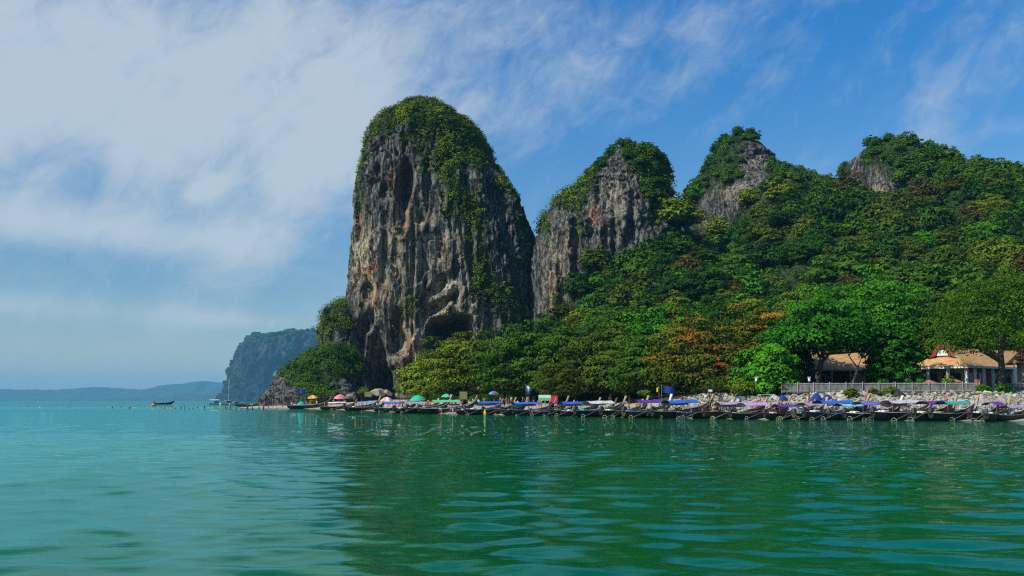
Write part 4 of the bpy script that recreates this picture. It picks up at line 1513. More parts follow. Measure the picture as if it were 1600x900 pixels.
def bush(px, py, D, a, h, kind, seed, label, name='bush'):
    p = at(px, py, D)
    P, N, tint, r, cc = crown_data(a, h, seed, 26, 46, .2, .5, 0, .2, .2)
    rt = empty(name, p)
    tag(rt, label, name.replace('_', ' '))
    leafy('foliage', P, N, tint, .26, r, LEAF[kind], rt)
    m_ = MB()
    for k in range(4):
        e = cc[int(r.integers(len(cc)))] * .8
        m_.tube([(0, 0, -.3), tuple(e * .5), tuple(e)], [.05, .035, .015], 5)
    m_.build('stem', [BARK], rt)


bush(1537, 619, 139, 1.15, 1.7, 'bright', 1, 'bright green bush left of the concrete steps')
bush(1567, 617, 139, 1.2, 1.7, 'bright', 2, 'bright green bush right of the garden gate')
bush(1329, 618, 140, .95, 1.0, 'olive', 3, 'low tufted plant at the foot of the fence, leftmost of three')
bush(1366, 618, 140, .8, .9, 'olive', 4, 'low tufted plant at the foot of the fence, middle one of three')
bush(1392, 618, 140, 1.3, 1.2, 'yellow', 5, 'yellowish shrub at the foot of the fence, rightmost of three')
bush(1160, 616, 150, 2.2, 2.2, 'yellow', 6, 'yellow-green bush beneath the bright green tree above the boulders')
bush(1120, 612, 156, 2.6, 2.4, 'olive', 7, 'olive bush in the shade left of the boulders')
bush(1483, 601, 143.5, 1.0, 1.1, 'yellow', 8, 'small yellow-green shrub before the corner of the right bungalow')
bush(568, 615, 330, 2.0, 2.2, 'yellow', 9, 'small yellow-green bush on the pale boulders at the tower foot')
for px, py, lab in ((1452, 598, 'orange parasol over the terrace before the left columns'), (1493, 597, 'orange parasol over the terrace by the bungalow corner')):
    rt = empty('terrace_parasol', (at(px, py, 147).x, 147, at(px, py, 147).z - 1.6))
    tag(rt, lab, 'parasol')
    MB().tube([(0, 0, -.8), (0, 0, 2.1)], .03, 6).build('pole', [BRWN], rt)
    m_ = MB()
    ring = [(math.cos(k * PI / 4) * 1.2, math.sin(k * PI / 4) * 1.2, 1.6) for k in range(8)]
    m_.add(ring + [(0, 0, 2.05)], [(k, (k + 1) % 8, 8) for k in range(8)])
    m_.build('canopy', [TERRA], rt)
for px, lab in ((1265, 'small white lantern on a post at the left end of the fence'), (1182, 'small white lantern beside the bright green tree')):
    rt = empty('garden_lantern', at(px, 612, 143))
    tag(rt, lab, 'lantern')
    MB().tube([(0, 0, -.3), (0, 0, 1.5)], .05, 6).build('post', [BRWN], rt)
    MB().box((0, 0, 1.75), (.28, .28, .5), bev=.04).box((0, 0, 2.06), (.36, .36, .08)).build('lamp_body', [WHITE], rt)

# boulders and a hut at the foot of the tower
for i, (px, py, D, s_, lab) in enumerate([(590, 612, 338, 4.2, 'largest pale boulder at the foot of the tower'), (606, 614, 332, 2.8, 'pale boulder right of the largest one at the tower foot'),
                                      (577, 616, 330, 2.4, 'small pale boulder left of the largest one at the tower foot'), (545, 620, 330, 2.6, 'dark boulder below the scrub mound'),
                                      (622, 617, 320, 2.2, 'small boulder beside the yellow-roofed hut')]):
    o = link('boulder', stone_mesh(60 + i, mat('boulder_stone', (0.36, 0.31, 0.22), .9, .4, .5, .6, 4) if i != 3 else STONE_D))
    p = at(px, py, D)
    o.location = p
    o.scale = (s_ * 1.25, s_, s_)
    o.rotation_euler = (.2 * i, .3, i)
    tag(o, lab, 'boulder')
h = empty('beach_hut', at(640, 621, 290), .3)
tag(h, 'small open beach hut with a pale yellow roof at the foot of the tower', 'hut')
rf = MB()
quad_roof(rf, -3.2, 3.2, -2, 2, 2.3, 3.6, 1.4, 1.4)
rf.build('roof', [mat('yellow_thatch', (0.42, 0.36, 0.12), .9, .3, 2, .5, 12)], h)
for x in (-2.6, 2.6):
    for y in (-1.5, 1.5):
        MB().tube([(x, y, -.8), (x, y, 2.3)], .09, 6).build('post', [BRWN], h)
MB().box((0, 1.4, .9), (5.2, .08, 1.9)).build('back_wall', [CREAM], h)
# ------------------------------------------------------------------ longtail boats
HULLM = mat('dark_tarred_hull', (0.030, 0.022, 0.016), 0.6, 0.4, 2, 0.2, 14, stretch=(1, .2, 1))
HULLB = mat('brown_varnished_hull', (0.12, 0.055, 0.025), 0.5, 0.35, 2, 0.2, 14, stretch=(1, .2, 1))
RAIL = mat('rub_rail', (0.16, 0.24, 0.24), 0.6, 0.3, 2, 0.05)
RAILS = {'teal': RAIL, 'white': mat('white_rail', (0.60, 0.58, 0.50), .6, .2, 2, .05), 'blue': mat('blue_rail', (0.03, 0.10, 0.30), .6, .2, 2, .05),
         'maroon': mat('maroon_rail', (0.20, 0.03, 0.025), .6, .2, 2, .05)}
PLANK = mat('pale_prow_wood', (0.34, 0.23, 0.14), 0.6, 0.3, 3, 0.2, 14)
SEATW = mat('worn_seat_wood', (0.30, 0.22, 0.14), 0.7, 0.3, 4, 0.2)
STEEL = mat('engine_steel', (0.10, 0.10, 0.10), 0.45, 0.4, 6, 0.2, metal=.5)
TAILP = mat('galvanised_pipe', (0.16, 0.15, 0.13), 0.5, 0.3, 6, 0.1)
RINGM = mat('yellowed_guard_ring', (0.36, 0.31, 0.17), 0.6, 0.3, 6, 0.1)
WCLOTH = mat('off_white_canvas', (0.66, 0.62, 0.50), 0.85, 0.15, 3, 0.2)
CLOTH = {}


def cloth(nm, c):
    if nm not in CLOTH:
        CLOTH[nm] = mat('cloth_' + nm, c, 0.8, 0.18, 2.0, 0.15, 8)
    return CLOTH[nm]


CC = dict(blue=(0.02, 0.13, 0.55), lightblue=(0.16, 0.38, 0.60), purple=(0.11, 0.035, 0.32), mauve=(0.40, 0.30, 0.46), lilac=(0.55, 0.33, 0.55),
          green=(0.10, 0.50, 0.26), teal=(0.02, 0.36, 0.30), cyan=(0.22, 0.56, 0.62), grey=(0.52, 0.50, 0.52), navy=(0.015, 0.035, 0.20),
          violet=(0.14, 0.13, 0.50), white=(0.68, 0.67, 0.62), black=(0.03, 0.03, 0.032), red=(0.55, 0.03, 0.03), pink=(0.75, 0.16, 0.18),
          orange=(0.70, 0.22, 0.03), maroon=(0.22, 0.03, 0.03), yellow=(0.75, 0.60, 0.05), brown=(0.16, 0.09, 0.05), olive=(0.2, 0.2, 0.06))
for k_, v_ in CC.items():
    cloth(k_, v_)

STA = [(-4.9, .36, 1.02, .35), (-4.2, .60, .94, .05), (-2.8, .84, .88, -.16), (-1.0, .95, .86, -.24), (1.0, .92, .92, -.22), (2.6, .78, 1.08, -.10),
       (3.8, .54, 1.36, .16), (4.6, .32, 1.70, .70), (5.15, .12, 2.05, 1.35)]       # y, half beam, sheer, keel


def hull_rows(inset=0.0):
    rows = []
    for y, b, s, k in STA:
        b2, k2 = max(b - inset, .02), k + inset * 1.6
        r = []
        for t in np.linspace(-1, 1, 13):
            a = abs(t)
            x = b2 * (a ** .55) * (1 if t > 0 else -1)
            z = k2 + (s - k2) * a ** 1.9
            r.append((x, y, z))
        rows.append(r)
    return rows


def make_boat(roof=True, engine=True, tarp=False, boxes=True, seed=0):
    """a wooden longtail boat, bow towards +y, waterline at z=0"""
    r = random.Random(seed)
    rt = empty('longtail_boat', (0, 0, 0))
    mb = MB()
    o_, i_ = hull_rows(), hull_rows(.07)
    mb.grid(o_, 0)
    mb.grid([list(reversed(q)) for q in i_], 1)
    for side in (0, -1):
        a, b = [q[side] for q in o_], [q[side] for q in i_]
        mb.grid([a, b] if side == 0 else [b, a], 0, False)
    b = len(mb.v)
    mb.add(o_[0], [tuple(range(12, -1, -1))], 0)
    hull = mb.build('hull', [HULLM, HULLB], rt)
    rl = MB()
    for side in (0, -1):
        rl.tube([(q[side][0] * 1.02, q[side][1], q[side][2] + .015) for q in o_], .045, 6)
    rl.build('rub_rail', [RAIL], rt)
    pb = MB()
    pb.grid([[(-.09, 4.7, 1.3), (.09, 4.7, 1.3), (.09, 4.95, 1.15), (-.09, 4.95, 1.15)], [(-.13, 5.2, 2.2), (.13, 5.2, 2.2), (.13, 5.37, 2.12), (-.13, 5.37, 2.12)],
             [(-.2, 5.62, 2.95), (.2, 5.62, 2.95), (.2, 5.74, 2.92), (-.2, 5.74, 2.92)]], 0, False, close=True)
    pb.add([(-.2, 5.62, 2.95), (.2, 5.62, 2.95), (.2, 5.74, 2.92), (-.2, 5.74, 2.92)], [(0, 1, 2, 3)], 0)
    pb.build('prow_board', [PLANK], rt)
    for y in (-2.4, -.9, .6, 2.0):
        MB().box((0, y, .58), (1.55 if y < 2 else 1.3, .32, .05), bev=.012).build('bench', [SEATW], rt)
    if boxes:
        MB().box((.05, -3.2, .85), (.95, .8, .6), bev=.05).build('stowage_box', [WCLOTH], rt)
    if roof:
        y0, y1, hw, zr = -2.7, 2.3, .90, 2.15
        for y in (y0 + .15, (y0 + y1) / 2, y1 - .15):
            for s in (-1, 1):
                MB().tube([(s * .80, y, .55), (s * .80, y, zr)], .026, 6).build('roof_post', [TAILP], rt)
        rows = []
        for i in range(9):
            y = y0 + (y1 - y0) * i / 8
            sagy = -.05 * math.sin(i / 8 * PI * 2) ** 2 + r.uniform(-.02, .02)
            rows.append([(x, y + r.uniform(-.03, .03), zr + .13 * (1 - (x / hw) ** 2) + sagy - (.20 if abs(x) > hw * .99 else 0)) for x in
                         (-hw * 1.03, -hw, -hw * .5, 0, hw * .5, hw, hw * 1.03)])
        c = MB().grid(rows, 0, True)
        c.grid([[(p[0], p[1], p[2] - .03) for p in reversed(q)] for q in rows], 0, True)
        c.build('canopy', [cloth('blue', CC['blue'])], rt)
        if tarp:
            rows = []
            for i in range(13):
                y = y0 + .2 + (y1 - y0 - .4) * i / 12
                rows.append([(-.90, y, zr - .06), (-.94 + r.uniform(-.04, .03), y, zr - .3 + r.uniform(-.03, .03)), (-.90 + r.uniform(-.03, .05), y, zr - .58 + r.uniform(-.08, .06))])
            MB().grid(rows, 0, True).grid([list(reversed(q)) for q in [[(p[0] + .012, p[1], p[2]) for p in q_] for q_ in rows]], 0, True).build('side_curtain', [WCLOTH], rt)
    if engine:
        e = MB()
        e.box((0, -4.75, 1.22), (.46, .72, .48), bev=.07).box((0, -4.7, 1.50), (.3, .45, .16), bev=.04).tube([(-.26, -4.6, 1.2), (-.36, -4.6, 1.2)], .2, 10)
        e.tube([(.18, -4.95, 1.4), (.3, -5.2, 1.75)], .05, 6).box((0, -4.3, .95), (.12, .12, .5))
        en = e.build('engine', [STEEL], rt)
        MB().tube([(0, -4.4, 1.25), (.05, -3.5, 1.45), (.05, -2.9, 1.4)], .03, 6).build('tiller', [TAILP], en)
        tx = -.55
        MB().tube([(-.05, -5.1, 1.15), (tx, -6.4, .62), (tx * 1.6, -7.6, .16)], [.045, .036, .03], 7).build('tail_shaft', [TAILP], rt)
        g_ = MB()
        for k in range(18):
            pass
        cx, cy, cz = tx * 1.6, -7.6, .2
        ring = [(cx + .34 * math.cos(t), cy, cz + .34 * math.sin(t)) for t in np.linspace(0, 2 * PI, 15)]
        g_.tube(ring, .028, 5, caps=False)
        g_.tube([(cx - .32, cy, cz), (cx + .32, cy, cz)], .022, 5)
        g_.build('propeller_guard', [RINGM], rt)
        pr = MB()
        for k in range(3):
            t = k * 2 * PI / 3 + .4
            a_ = Vector((math.cos(t), 0, math.sin(t)))
            b_ = Vector((-math.sin(t), 0, math.cos(t)))
            c0 = Vector((cx, cy - .06, cz))
            pr.add([c0 + b_ * .03, c0 + a_ * .16 + b_ * .08 + Vector((0, .03, 0)), c0 + a_ * .27, c0 + a_ * .16 - b_ * .07 - Vector((0, .03, 0)), c0 - b_ * .03], [(0, 1, 2, 3, 4)])
        pr.build('propeller', [STEEL], rt)
    return rt


def shoreD(px):
    return float(np.interp(px, [p[0] for p in SHORE_PX], [p[1] for p in SHORE_PX]))


def setmat(o, m_, slot=0):
    o.material_slots[slot].link = 'OBJECT'
    o.material_slots[slot].material = m_


PROT = {}
for key, kw in {'roof': dict(), 'tarp': dict(tarp=True), 'open': dict(roof=False), 'old': dict(roof=False, boxes=False)}.items():
    PROT[key] = make_boat(seed=len(PROT), **kw)
used_p = set()
BOATS = [
    # centre px, proto, canopy, rail, hull, angle, prow ribbon, label
    (478, 'open', None, 'teal', 'dark', 66, None, 'leftmost moored longtail boat, without a canopy, at the sandy tip of the beach'),
    (527, 'tarp', 'white', 'maroon', 'dark', 64, None, 'longtail boat with an off-white canopy below the pink spotted umbrella'),
    (572, 'roof', 'lightblue', 'white', 'dark', 66, None, 'longtail boat with a pale blue canopy left of the pink and white umbrella'),
    (612, 'roof', 'blue', 'teal', 'dark', 60, None, 'longtail boat with a blue canopy in front of the pink and white umbrella'),
    (650, 'roof', 'mauve', 'maroon', 'dark', 62, 'pink', 'longtail boat with a mauve canopy in front of the large green umbrella'),
    (692, 'roof', 'green', 'white', 'dark', 64, None, 'longtail boat with a bright green canopy'),
    (742, 'open', None, 'teal', 'brown', 52, None, 'open brown longtail boat between the green canopy and the yellow buoy'),
    (768, 'tarp', 'blue', 'white', 'dark', 62, 'white', 'blue-canopied longtail boat behind the yellow buoy'),
    (822, 'tarp', 'blue', 'blue', 'dark', 60, None, 'blue-canopied longtail boat with a blue hull stripe, second of three in a row'),
    (862, 'open', None, 'white', 'dark', 50, None, 'open dark longtail boat squeezed between two blue-canopied boats'),
    (893, 'tarp', 'blue', 'blue', 'dark', 58, 'white', 'longtail boat with the widest blue canopy, left of two tall prow boards'),
    (942, 'tarp', 'white', 'teal', 'dark', 56, 'white', 'longtail boat with a white canopy and sagging curtain beside the tall prow boards'),
    (972, 'open', None, 'teal', 'dark', 46, None, 'open boat in front of the dark shelter frame'),
    (1008, 'roof', 'purple', 'white', 'brown', 54, 'orange', 'longtail boat with a purple canopy left of the big navy flag'),
    (1068, 'tarp', 'blue', 'teal', 'dark', 60, 'yellow', 'longtail boat with a bright blue canopy and dark red seats right of the navy flag'),
    (1110, 'old', None, 'maroon', 'dark', 48, None, 'low dark boat with its tail raised, right of the bright blue canopy'),
    (1145, 'tarp', 'mauve', 'maroon', 'dark', 58, 'pink', 'longtail boat with a pale mauve canopy and off-white side curtain'),
    (1185, 'roof', 'lilac', 'white', 'dark', 54, 'pink', 'longtail boat with a lilac canopy and pink ribbons on its prow'),
    (1228, 'roof', 'purple', 'maroon', 'dark', 54, 'white', 'longtail boat with a deep purple canopy below the white lantern'),
    (1266, 'roof', 'mauve', 'white', 'brown', 50, 'red', 'longtail boat with a mauve canopy and a red ribbon hung on its prow'),
    (1303, 'roof', 'blue', 'blue', 'dark', 52, 'pink', 'longtail boat with a small blue canopy and orange cushions'),
    (1338, 'roof', 'cyan', 'teal', 'dark', 52, 'white', 'longtail boat with a pale cyan canopy'),
    (1374, 'roof', 'violet', 'white', 'dark', 50, None, 'longtail boat with a blue-violet canopy right of the cyan one'),
    (1420, 'tarp', 'grey', 'white', 'dark', 54, 'white', 'longtail boat with a large pale grey canopy'),
    (1462, 'roof', 'purple', 'maroon', 'dark', 46, None, 'longtail boat with a small purple canopy left of the teal one'),
    (1494, 'roof', 'teal', 'white', 'dark', 48, None, 'longtail boat with a teal canopy left of the bare patch of sand'),
    (1552, 'roof', 'purple', 'teal', 'dark', 46, None, 'longtail boat with a purple canopy right of the bare patch of sand'),
    (560, 'open', None, 'teal', 'dark', 36, None, 'dark longtail boat without a canopy behind the pale blue canopy'),
    (665, 'old', None, 'white', 'dark', 43, 'pink', 'dark longtail boat without a canopy behind the green canopy'),
    (785, 'open', None, 'maroon', 'dark', 50, 'white', 'dark longtail boat without a canopy behind the yellow buoy, second row'),
    (840, 'old', None, 'teal', 'dark', 57, None, 'dark longtail boat without a canopy behind the second of three blue canopies'),
    (925, 'open', None, 'white', 'dark', 64, 'pink', 'dark longtail boat without a canopy by the tall prow boards, second row'),
    (990, 'old', None, 'maroon', 'dark', 36, 'white', 'dark longtail boat without a canopy behind the purple canopy left of the navy flag'),
    (1042, 'open', None, 'teal', 'dark', 43, None, 'dark longtail boat without a canopy below the large navy flag, second row'),
    (1095, 'old', None, 'white', 'dark', 50, 'pink', 'dark longtail boat without a canopy behind the bright blue canopy'),
    (1205, 'open', None, 'maroon', 'dark', 57, 'white', 'dark longtail boat without a canopy behind the deep purple canopy'),
    (1322, 'old', None, 'teal', 'dark', 64, None, 'dark longtail boat without a canopy between the small blue and the cyan canopies'),
    (1396, 'open', None, 'white', 'dark', 36, 'pink', 'dark longtail boat without a canopy left of the large pale grey canopy, second row'),
    (1440, 'old', None, 'maroon', 'dark', 43, 'white', 'dark longtail boat without a canopy right of the large pale grey canopy, second row'),
    (1572, 'open', None, 'teal', 'dark', 50, None, 'dark longtail boat without a canopy between the last two boats on the right'),
    (1592, 'roof', 'mauve', 'white', 'dark', 44, 'red', 'rightmost longtail boat, with a mauve canopy, cut by the right edge'),
]
br = random.Random(5)
for i, (px, key, can, rail, hl, a_, rib, lab) in enumerate(BOATS):
    D = shoreD(px)
    src = PROT[key]
    o = src if key not in used_p else copy_tree(src)
    used_p.add(key)
    jit = br.uniform(-1.2, 1.4)
    o.location = (X_at(px, D) + br.uniform(-.6, .6), D + 1.6 + jit * .8 + (2.2 if 'second row' in lab or 'without a canopy ' in lab and 'leftmost' not in lab else 0), .02)
    o.rotation_euler = (math.radians(br.uniform(.3, 1.8)), math.radians(br.uniform(-2.5, 2.5)), -math.radians(a_ + br.uniform(-11, 11)))
    s_ = br.uniform(.80, 1.12) * (1.1 if px < 700 else 1.0)
    o.scale = (s_, s_, s_)
    tag(o, lab, 'boat', 'longtail boats moored along the beach')
    for ch in list(o.children):
        nm = ch.name.split('.')[0]
        if nm == 'hull' and hl == 'brown':
            setmat(ch, HULLB)
        if nm == 'canopy' and can:
            setmat(ch, CLOTH[can])
        if nm == 'rub_rail':
            setmat(ch, RAILS[rail])
        if nm == 'bench' and i % 3 != 1:
            setmat(ch, cloth(['maroon', 'brown', 'navy', 'orange'][(i // 2) % 4], CC['maroon']))
        if nm == 'stowage_box' and i % 2:
            setmat(ch, cloth(['olive', 'teal', 'navy', 'white'][(i // 2) % 4], CC['olive']))
        if nm == 'prow_board' and i % 9 == 4:
            setmat(ch, RAILS['white'])
    if rib:
        m_ = MB()
        for k in range(3):
            m_.tube([(-.17, 5.16 + k * .08, 1.85 + .12 * k), (0, 5.10 + k * .08, 1.8 + .12 * k), (.17, 5.16 + k * .08, 1.85 + .12 * k), (.15, 5.45 + k * .08, 1.86 + .12 * k),
                     (-.15, 5.45 + k * .08, 1.86 + .12 * k), (-.17, 5.16 + k * .08, 1.85 + .12 * k)], .07, 5)
        rows = [[(-.05 - .12 + .05 * math.sin(k), 5.08 - .02 * k, 1.85 - .17 * k), (.13 + .04 * math.sin(k * 2), 5.08 - .02 * k, 1.85 - .17 * k)] for k in range(6)]
        m_.grid(rows, 0, True).grid([list(reversed(q)) for q in [[(p[0], p[1] + .02, p[2]) for p in q_] for q_ in rows]], 0, True)
        m_.build('prow_ribbon', [CLOTH[rib]], o)

# mooring ropes and anchors lines run down from the sterns
for i, px in enumerate((600, 742, 905, 1068, 1228, 1420)):
    D = shoreD(px) - 2.5
    m_ = MB()
    p0 = Vector((X_at(px, D), D, .75))
    m_.tube([p0, p0 + Vector((-.6, -1.2, -.35)), p0 + Vector((-1.6, -3.0, -.78))], .03, 5)
    tag(m_.build('mooring_rope', [TAILP]), ['mooring rope below the pink and white umbrella', 'mooring rope left of the yellow buoy', 'mooring rope from the boat with the widest blue canopy',
                                         'mooring rope below the bright blue canopy', 'mooring rope below the deep purple canopy', 'mooring rope below the pale grey canopy'][i], 'rope')

# boats farther out by the tip of the beach, and in the open bay
FARB = [(408, 632, 352, 'open', 78, 'brown open longtail boat behind the sand spit'), (432, 630, 362, 'open', 70, 'dark longtail boat beached beside the red bathers'),
        (388, 631, 400, 'old', 74, 'small dark longtail boat left of the sand spit')]
for px, py, D, key, a_, lab in FARB:
    o = copy_tree(PROT[key])
    o.location = (X_at(px, D), D, .05)
    o.rotation_euler = (0, 0, -math.radians(a_))
    o.scale = (1, 1, 1)
    tag(o, lab, 'boat')
o = copy_tree(PROT['open'])
o.location = (X_at(256, 640), 640, 0)
o.rotation_euler = (0, 0, -math.radians(82))
o.scale = (1.25, 1.25, 1.25)
tag(o, 'lone dark longtail boat crossing the open bay at the left', 'boat')


def speedboat(px, D, s_, rz, lab, mast=0, awning=False):
    rt = empty('speedboat', (X_at(px, D), D, 0), rz, (s_, s_, s_))
    tag(rt, lab, 'boat')
    rows = []
    for y, b_, sh, k in [(-4, 1.3, 1.0, .1), (-2, 1.45, 1.05, -.2), (1, 1.4, 1.15, -.2), (3, .9, 1.35, 0), (4.4, .12, 1.6, .9)]:
        rows.append([(b_ * (abs(t) ** .5) * (1 if t > 0 else -1), y, k + (sh - k) * abs(t) ** 1.6) for t in np.linspace(-1, 1, 9)])
    MB().grid(rows, 0).add(rows[0], [tuple(range(8, -1, -1))]).grid([[q[0], q[-1]] for q in [[(p[0], p[1], p[2] - .05) for p in r_] for r_ in rows]], 0, False).build('hull', [WHITE], rt)
    m_ = MB()
    m_.grid([[(-.8, -1.2, 1.1), (-.8, 1.6, 1.2), (.8, 1.6, 1.2), (.8, -1.2, 1.1)], [(-.7, -1.0, 2.0), (-.7, .8, 2.0), (.7, .8, 2.0), (.7, -1.0, 2.0)]], 0, False, close=True)
    m_.build('windscreen', [GLASS], rt)
    MB().box((0, -.2, 2.1), (1.9, 2.8, .1), bev=.04).build('cabin_roof', [WHITE], rt)
    if awning:
        MB().grid([[(-1.6, -3.6, 2.7), (0, -3.6, 3.0), (1.6, -3.6, 2.7)], [(-1.6, 1.6, 2.7), (0, 1.6, 3.0), (1.6, 1.6, 2.7)]], 0, False).build('awning', [CLOTH['white']], rt)
        for x in (-1.3, 1.3):
            for y in (-3.3, 1.3):
                MB().tube([(x, y, .9), (x, y, 2.75)], .04, 5).build('awning_post', [TAILP], rt)
    if mast:
        MB().tube([(0, 0, 1.5), (0, 0, mast)], [.09, .04], 6).build('mast', [WHITE], rt)


speedboat(338, 560, 1.0, -1.3, 'white boat with a broad flat awning, leftmost by the hazy headland', awning=True)
speedboat(357, 540, 1.1, -1.1, 'white sailing boat with a tall mast in front of the hazy headland', mast=13)
speedboat(370, 530, .95, -1.2, 'white speedboat right of the masted boat', mast=0)

# ------------------------------------------------------------------ umbrellas, buoy, flags, shelters
def umbrella(px, py_top, wpx, D, cols, label, tilt=.12):
    top = at(px, py_top, D)
    gz_ = float(ground_z(top.x, D))
    r = wpx / F * D / 2
    rt = empty('beach_umbrella', (top.x, D, gz_), br.uniform(0, 1))
    tag(rt, label, 'umbrella')
    H = top.z - gz_
    MB().tube([(0, 0, -.4), (0, 0, H)], .04, 7).build('pole', [TAILP], rt)
    m_ = MB()
    n = 8
    rowsn = [(0, H, 1), (r * .35, H - r * .10, 1), (r * .7, H - r * .30, 1), (r, H - r * .58, 1)]
    for k in range(n):
        vs, fs = [], []
        for q in range(4):
            for s in (0, .5, 1):
                t = (k + s) * 2 * PI / n
                rad, z = rowsn[q][0], rowsn[q][1]
                rad *= (.955 if s == .5 else 1.0)
                z2 = z + (.03 * r if (q == 3 and s == .5) else 0)
                vs.append((rad * math.cos(t), rad * math.sin(t), z2))
        for q in range(3):
            for s in (0, 1):
                a = q * 3 + s
                fs.append((a, a + 3, a + 4, a + 1))
        m_.add(vs, fs, k % len(cols), False)
        vs2 = [(v[0] * .99, v[1] * .99, v[2] - .03) for v in vs]
        m_.add(vs2, [tuple(reversed(f)) for f in fs], k % len(cols), False)
    cn = m_.build('canopy', [CLOTH[c] for c in cols], rt)
    cn.rotation_euler = (tilt, -tilt * .6, 0)
    cn.location = (0, H * math.sin(tilt) * .98, H * (1 - math.cos(tilt)))
    m_ = MB()
    for k in range(n):
        t = k * 2 * PI / n
        m_.tube([(0, 0, H - .1), (r * .95 * math.cos(t), r * .95 * math.sin(t), H - r * .60)], .018, 4)
    m_.build('rib', [TAILP], cn)


CLOTH['rose'] = cloth('rose', (0.72, 0.22, 0.26))
CLOTH['parasolgreen'] = cloth('parasolgreen', (0.02, 0.42, 0.20))
umbrella(490, 617, 17, 285, ['pink', 'orange', 'yellow', 'rose'], 'beach umbrella with pink, orange and yellow panels, leftmost on the beach')
umbrella(533, 616, 21, 268, ['rose', 'rose', 'pink'], 'pink beach umbrella above the off-white boat canopy')
umbrella(606, 620, 20, 226, ['rose', 'white'], 'pink and white striped beach umbrella')
umbrella(654, 617, 27, 206, ['parasolgreen'], 'largest dark green beach umbrella behind the mauve canopy')
umbrella(699, 615, 16, 200, ['parasolgreen', 'green'], 'smaller green beach umbrella right of the largest green one')
umbrella(773, 611, 16, 186, ['blue', 'red', 'green', 'lightblue'], 'beach umbrella with blue, red and green panels')

o = empty('marker_buoy', (X_at(758, 166), 166, -.15), 0, (.7, .7, .75))
tag(o, 'yellow marker buoy floating in front of the blue-canopied boat', 'buoy')
MB().tube([(0, 0, -.3), (0, 0, 0), (0, 0, .9), (0, 0, 1.15), (0, 0, 1.5)], [.2, .32, .32, .16, .1], 12).build('float', [CLOTH['yellow']], o)
MB().tube([(0, 0, 1.5), (0, 0, 1.62)], .07, 8).build('top_ring', [STEEL], o)
o = MB().tube([(-.5, 0, .05), (-.3, 0, .35), (.3, 0, .4), (.6, 0, .05)], [.2, .35, .35, .2], 10).build('float_tube', [CLOTH['orange']])
o.location = (X_at(240, 420), 420, .1)
o.scale = (1.4, 1.4, 1.4)
tag(o, 'orange yellow inflatable float among the swimmers at the left', 'float')


def flag(px, py0, py1, D, w_, h_, cols, label, side=1):
    """pole from py1 up to py0 with a cloth of w_ x h_ metres rippling from it"""
    b_, t_ = at(px, py1, D), at(px, py0, D)
    rt = empty('flag', b_)
    tag(rt, label, 'flag')
    H = t_.z - b_.z
    MB().tube([(0, 0, -1), (0, 0, H)], .035, 6).build('pole', [TAILP], rt)
    n = 9
    for j, c in enumerate(cols):
        z0, z1 = H - h_ * j / len(cols), H - h_ * (j + 1) / len(cols)
        rows = []
        for i in range(n):
            t = i / (n - 1)
            y = .16 * math.sin(t * 7)
            dr = -.32 * t * h_
            rows.append([(side * w_ * t, y, z0 + dr), (side * w_ * t, y + .02, z1 + dr)])
        MB().grid(rows, 0, True).grid([list(reversed(q)) for q in [[(p[0], p[1] + .012, p[2]) for p in q_] for q_ in rows]], 0, True).build('cloth', [CLOTH[c]], rt)


flag(1034, 602, 632, 143, 1.9, 1.0, ['navy'], 'large navy flag above the boats, near the reddening tree')
flag(1030, 604, 628, 144, .32, .6, ['yellow'], 'small yellow pennant beside the large navy flag', -1)
flag(822, 602, 622, 172, .75, 1.1, ['white', 'lightblue', 'blue'], 'small white and blue flag in front of the drooping tree')
flag(464, 606, 628, 300, 2.4, 1.6, ['navy'], 'dark blue flag near the tip of the beach', 1)


def shelter(px, py, D, w_, d_, label, rails=True):
    p = at(px, py, D)
    g0 = float(ground_z(p.x, D))
    rt = empty('beach_shelter', (p.x, D, g0))
    tag(rt, label, 'shelter')
    H = p.z - g0
    m_ = MB()
    rows = [[(-w_ / 2 + w_ * i / 8, s * d_ / 2, H - .18 * (abs(i - 4) / 4) ** 2) for i in range(9)] for s in (-1, 1)]
    m_.grid(rows, 0, True).grid([[(q[0], q[1], q[2] - .07) for q in reversed(r_)] for r_ in rows], 0, True)
    m_.build('roof', [CLOTH['black']], rt)
    for x in (-w_ * .42, w_ * .42):
        for y in (-d_ * .4, d_ * .4):
            MB().tube([(x, y, -.3), (x, y, H - .1)], .05, 6).build('post', [BRWN], rt)
    MB().box((0, 0, .8), (w_ * .8, .5, .1), bev=.02).build('counter', [SEATW], rt)


shelter(968, 616, 158, 3.4, 2.0, 'dark flat-roofed beach shelter behind the white-canopied boat')
shelter(1116, 617, 141, 1.9, 1.6, 'small dark-roofed shelter with a white sign above it')
o = empty('sign_board', at(1110, 617, 141.5))
tag(o, 'small white sign standing above the dark-roofed shelter', 'sign')
MB().tube([(0, 0, -.6), (0, 0, .5)], .03, 5).build('post', [TAILP], o)
MB().box((0, 0, .6), (.55, .04, .32)).build('panel', [WHITE], o)
o = empty('metal_frame', at(1200, 634, 133))
tag(o, 'thin white tube frame standing before the boulders', 'frame')
MB().tube([(-.9, 0, -1.2), (-.9, 0, 1.5), (.9, 0, 1.5), (.9, 0, -1.2)], .04, 6).build('tube', [WHITE], o)


def tarp_heap(px, py, D, c, s_, lab):
    r = np.random.default_rng(px)
    th = np.linspace(0, 2 * PI, 14, endpoint=False)
    rows = [[(math.cos(t) * q * s_ * (1 + .18 * r.normal()), math.sin(t) * q * s_ * .7, (1 - q ** 2) * s_ * .95 + r.normal(0, .07)) for t in th] for q in (1, .8, .5, .2)]
    o = MB().grid(rows, 0, False, close=True).add(rows[-1], [tuple(range(14))]).build('covered_heap', [CLOTH[c]])
    o.location = at(px, py, D)
    tag(o, lab, 'tarpaulin')


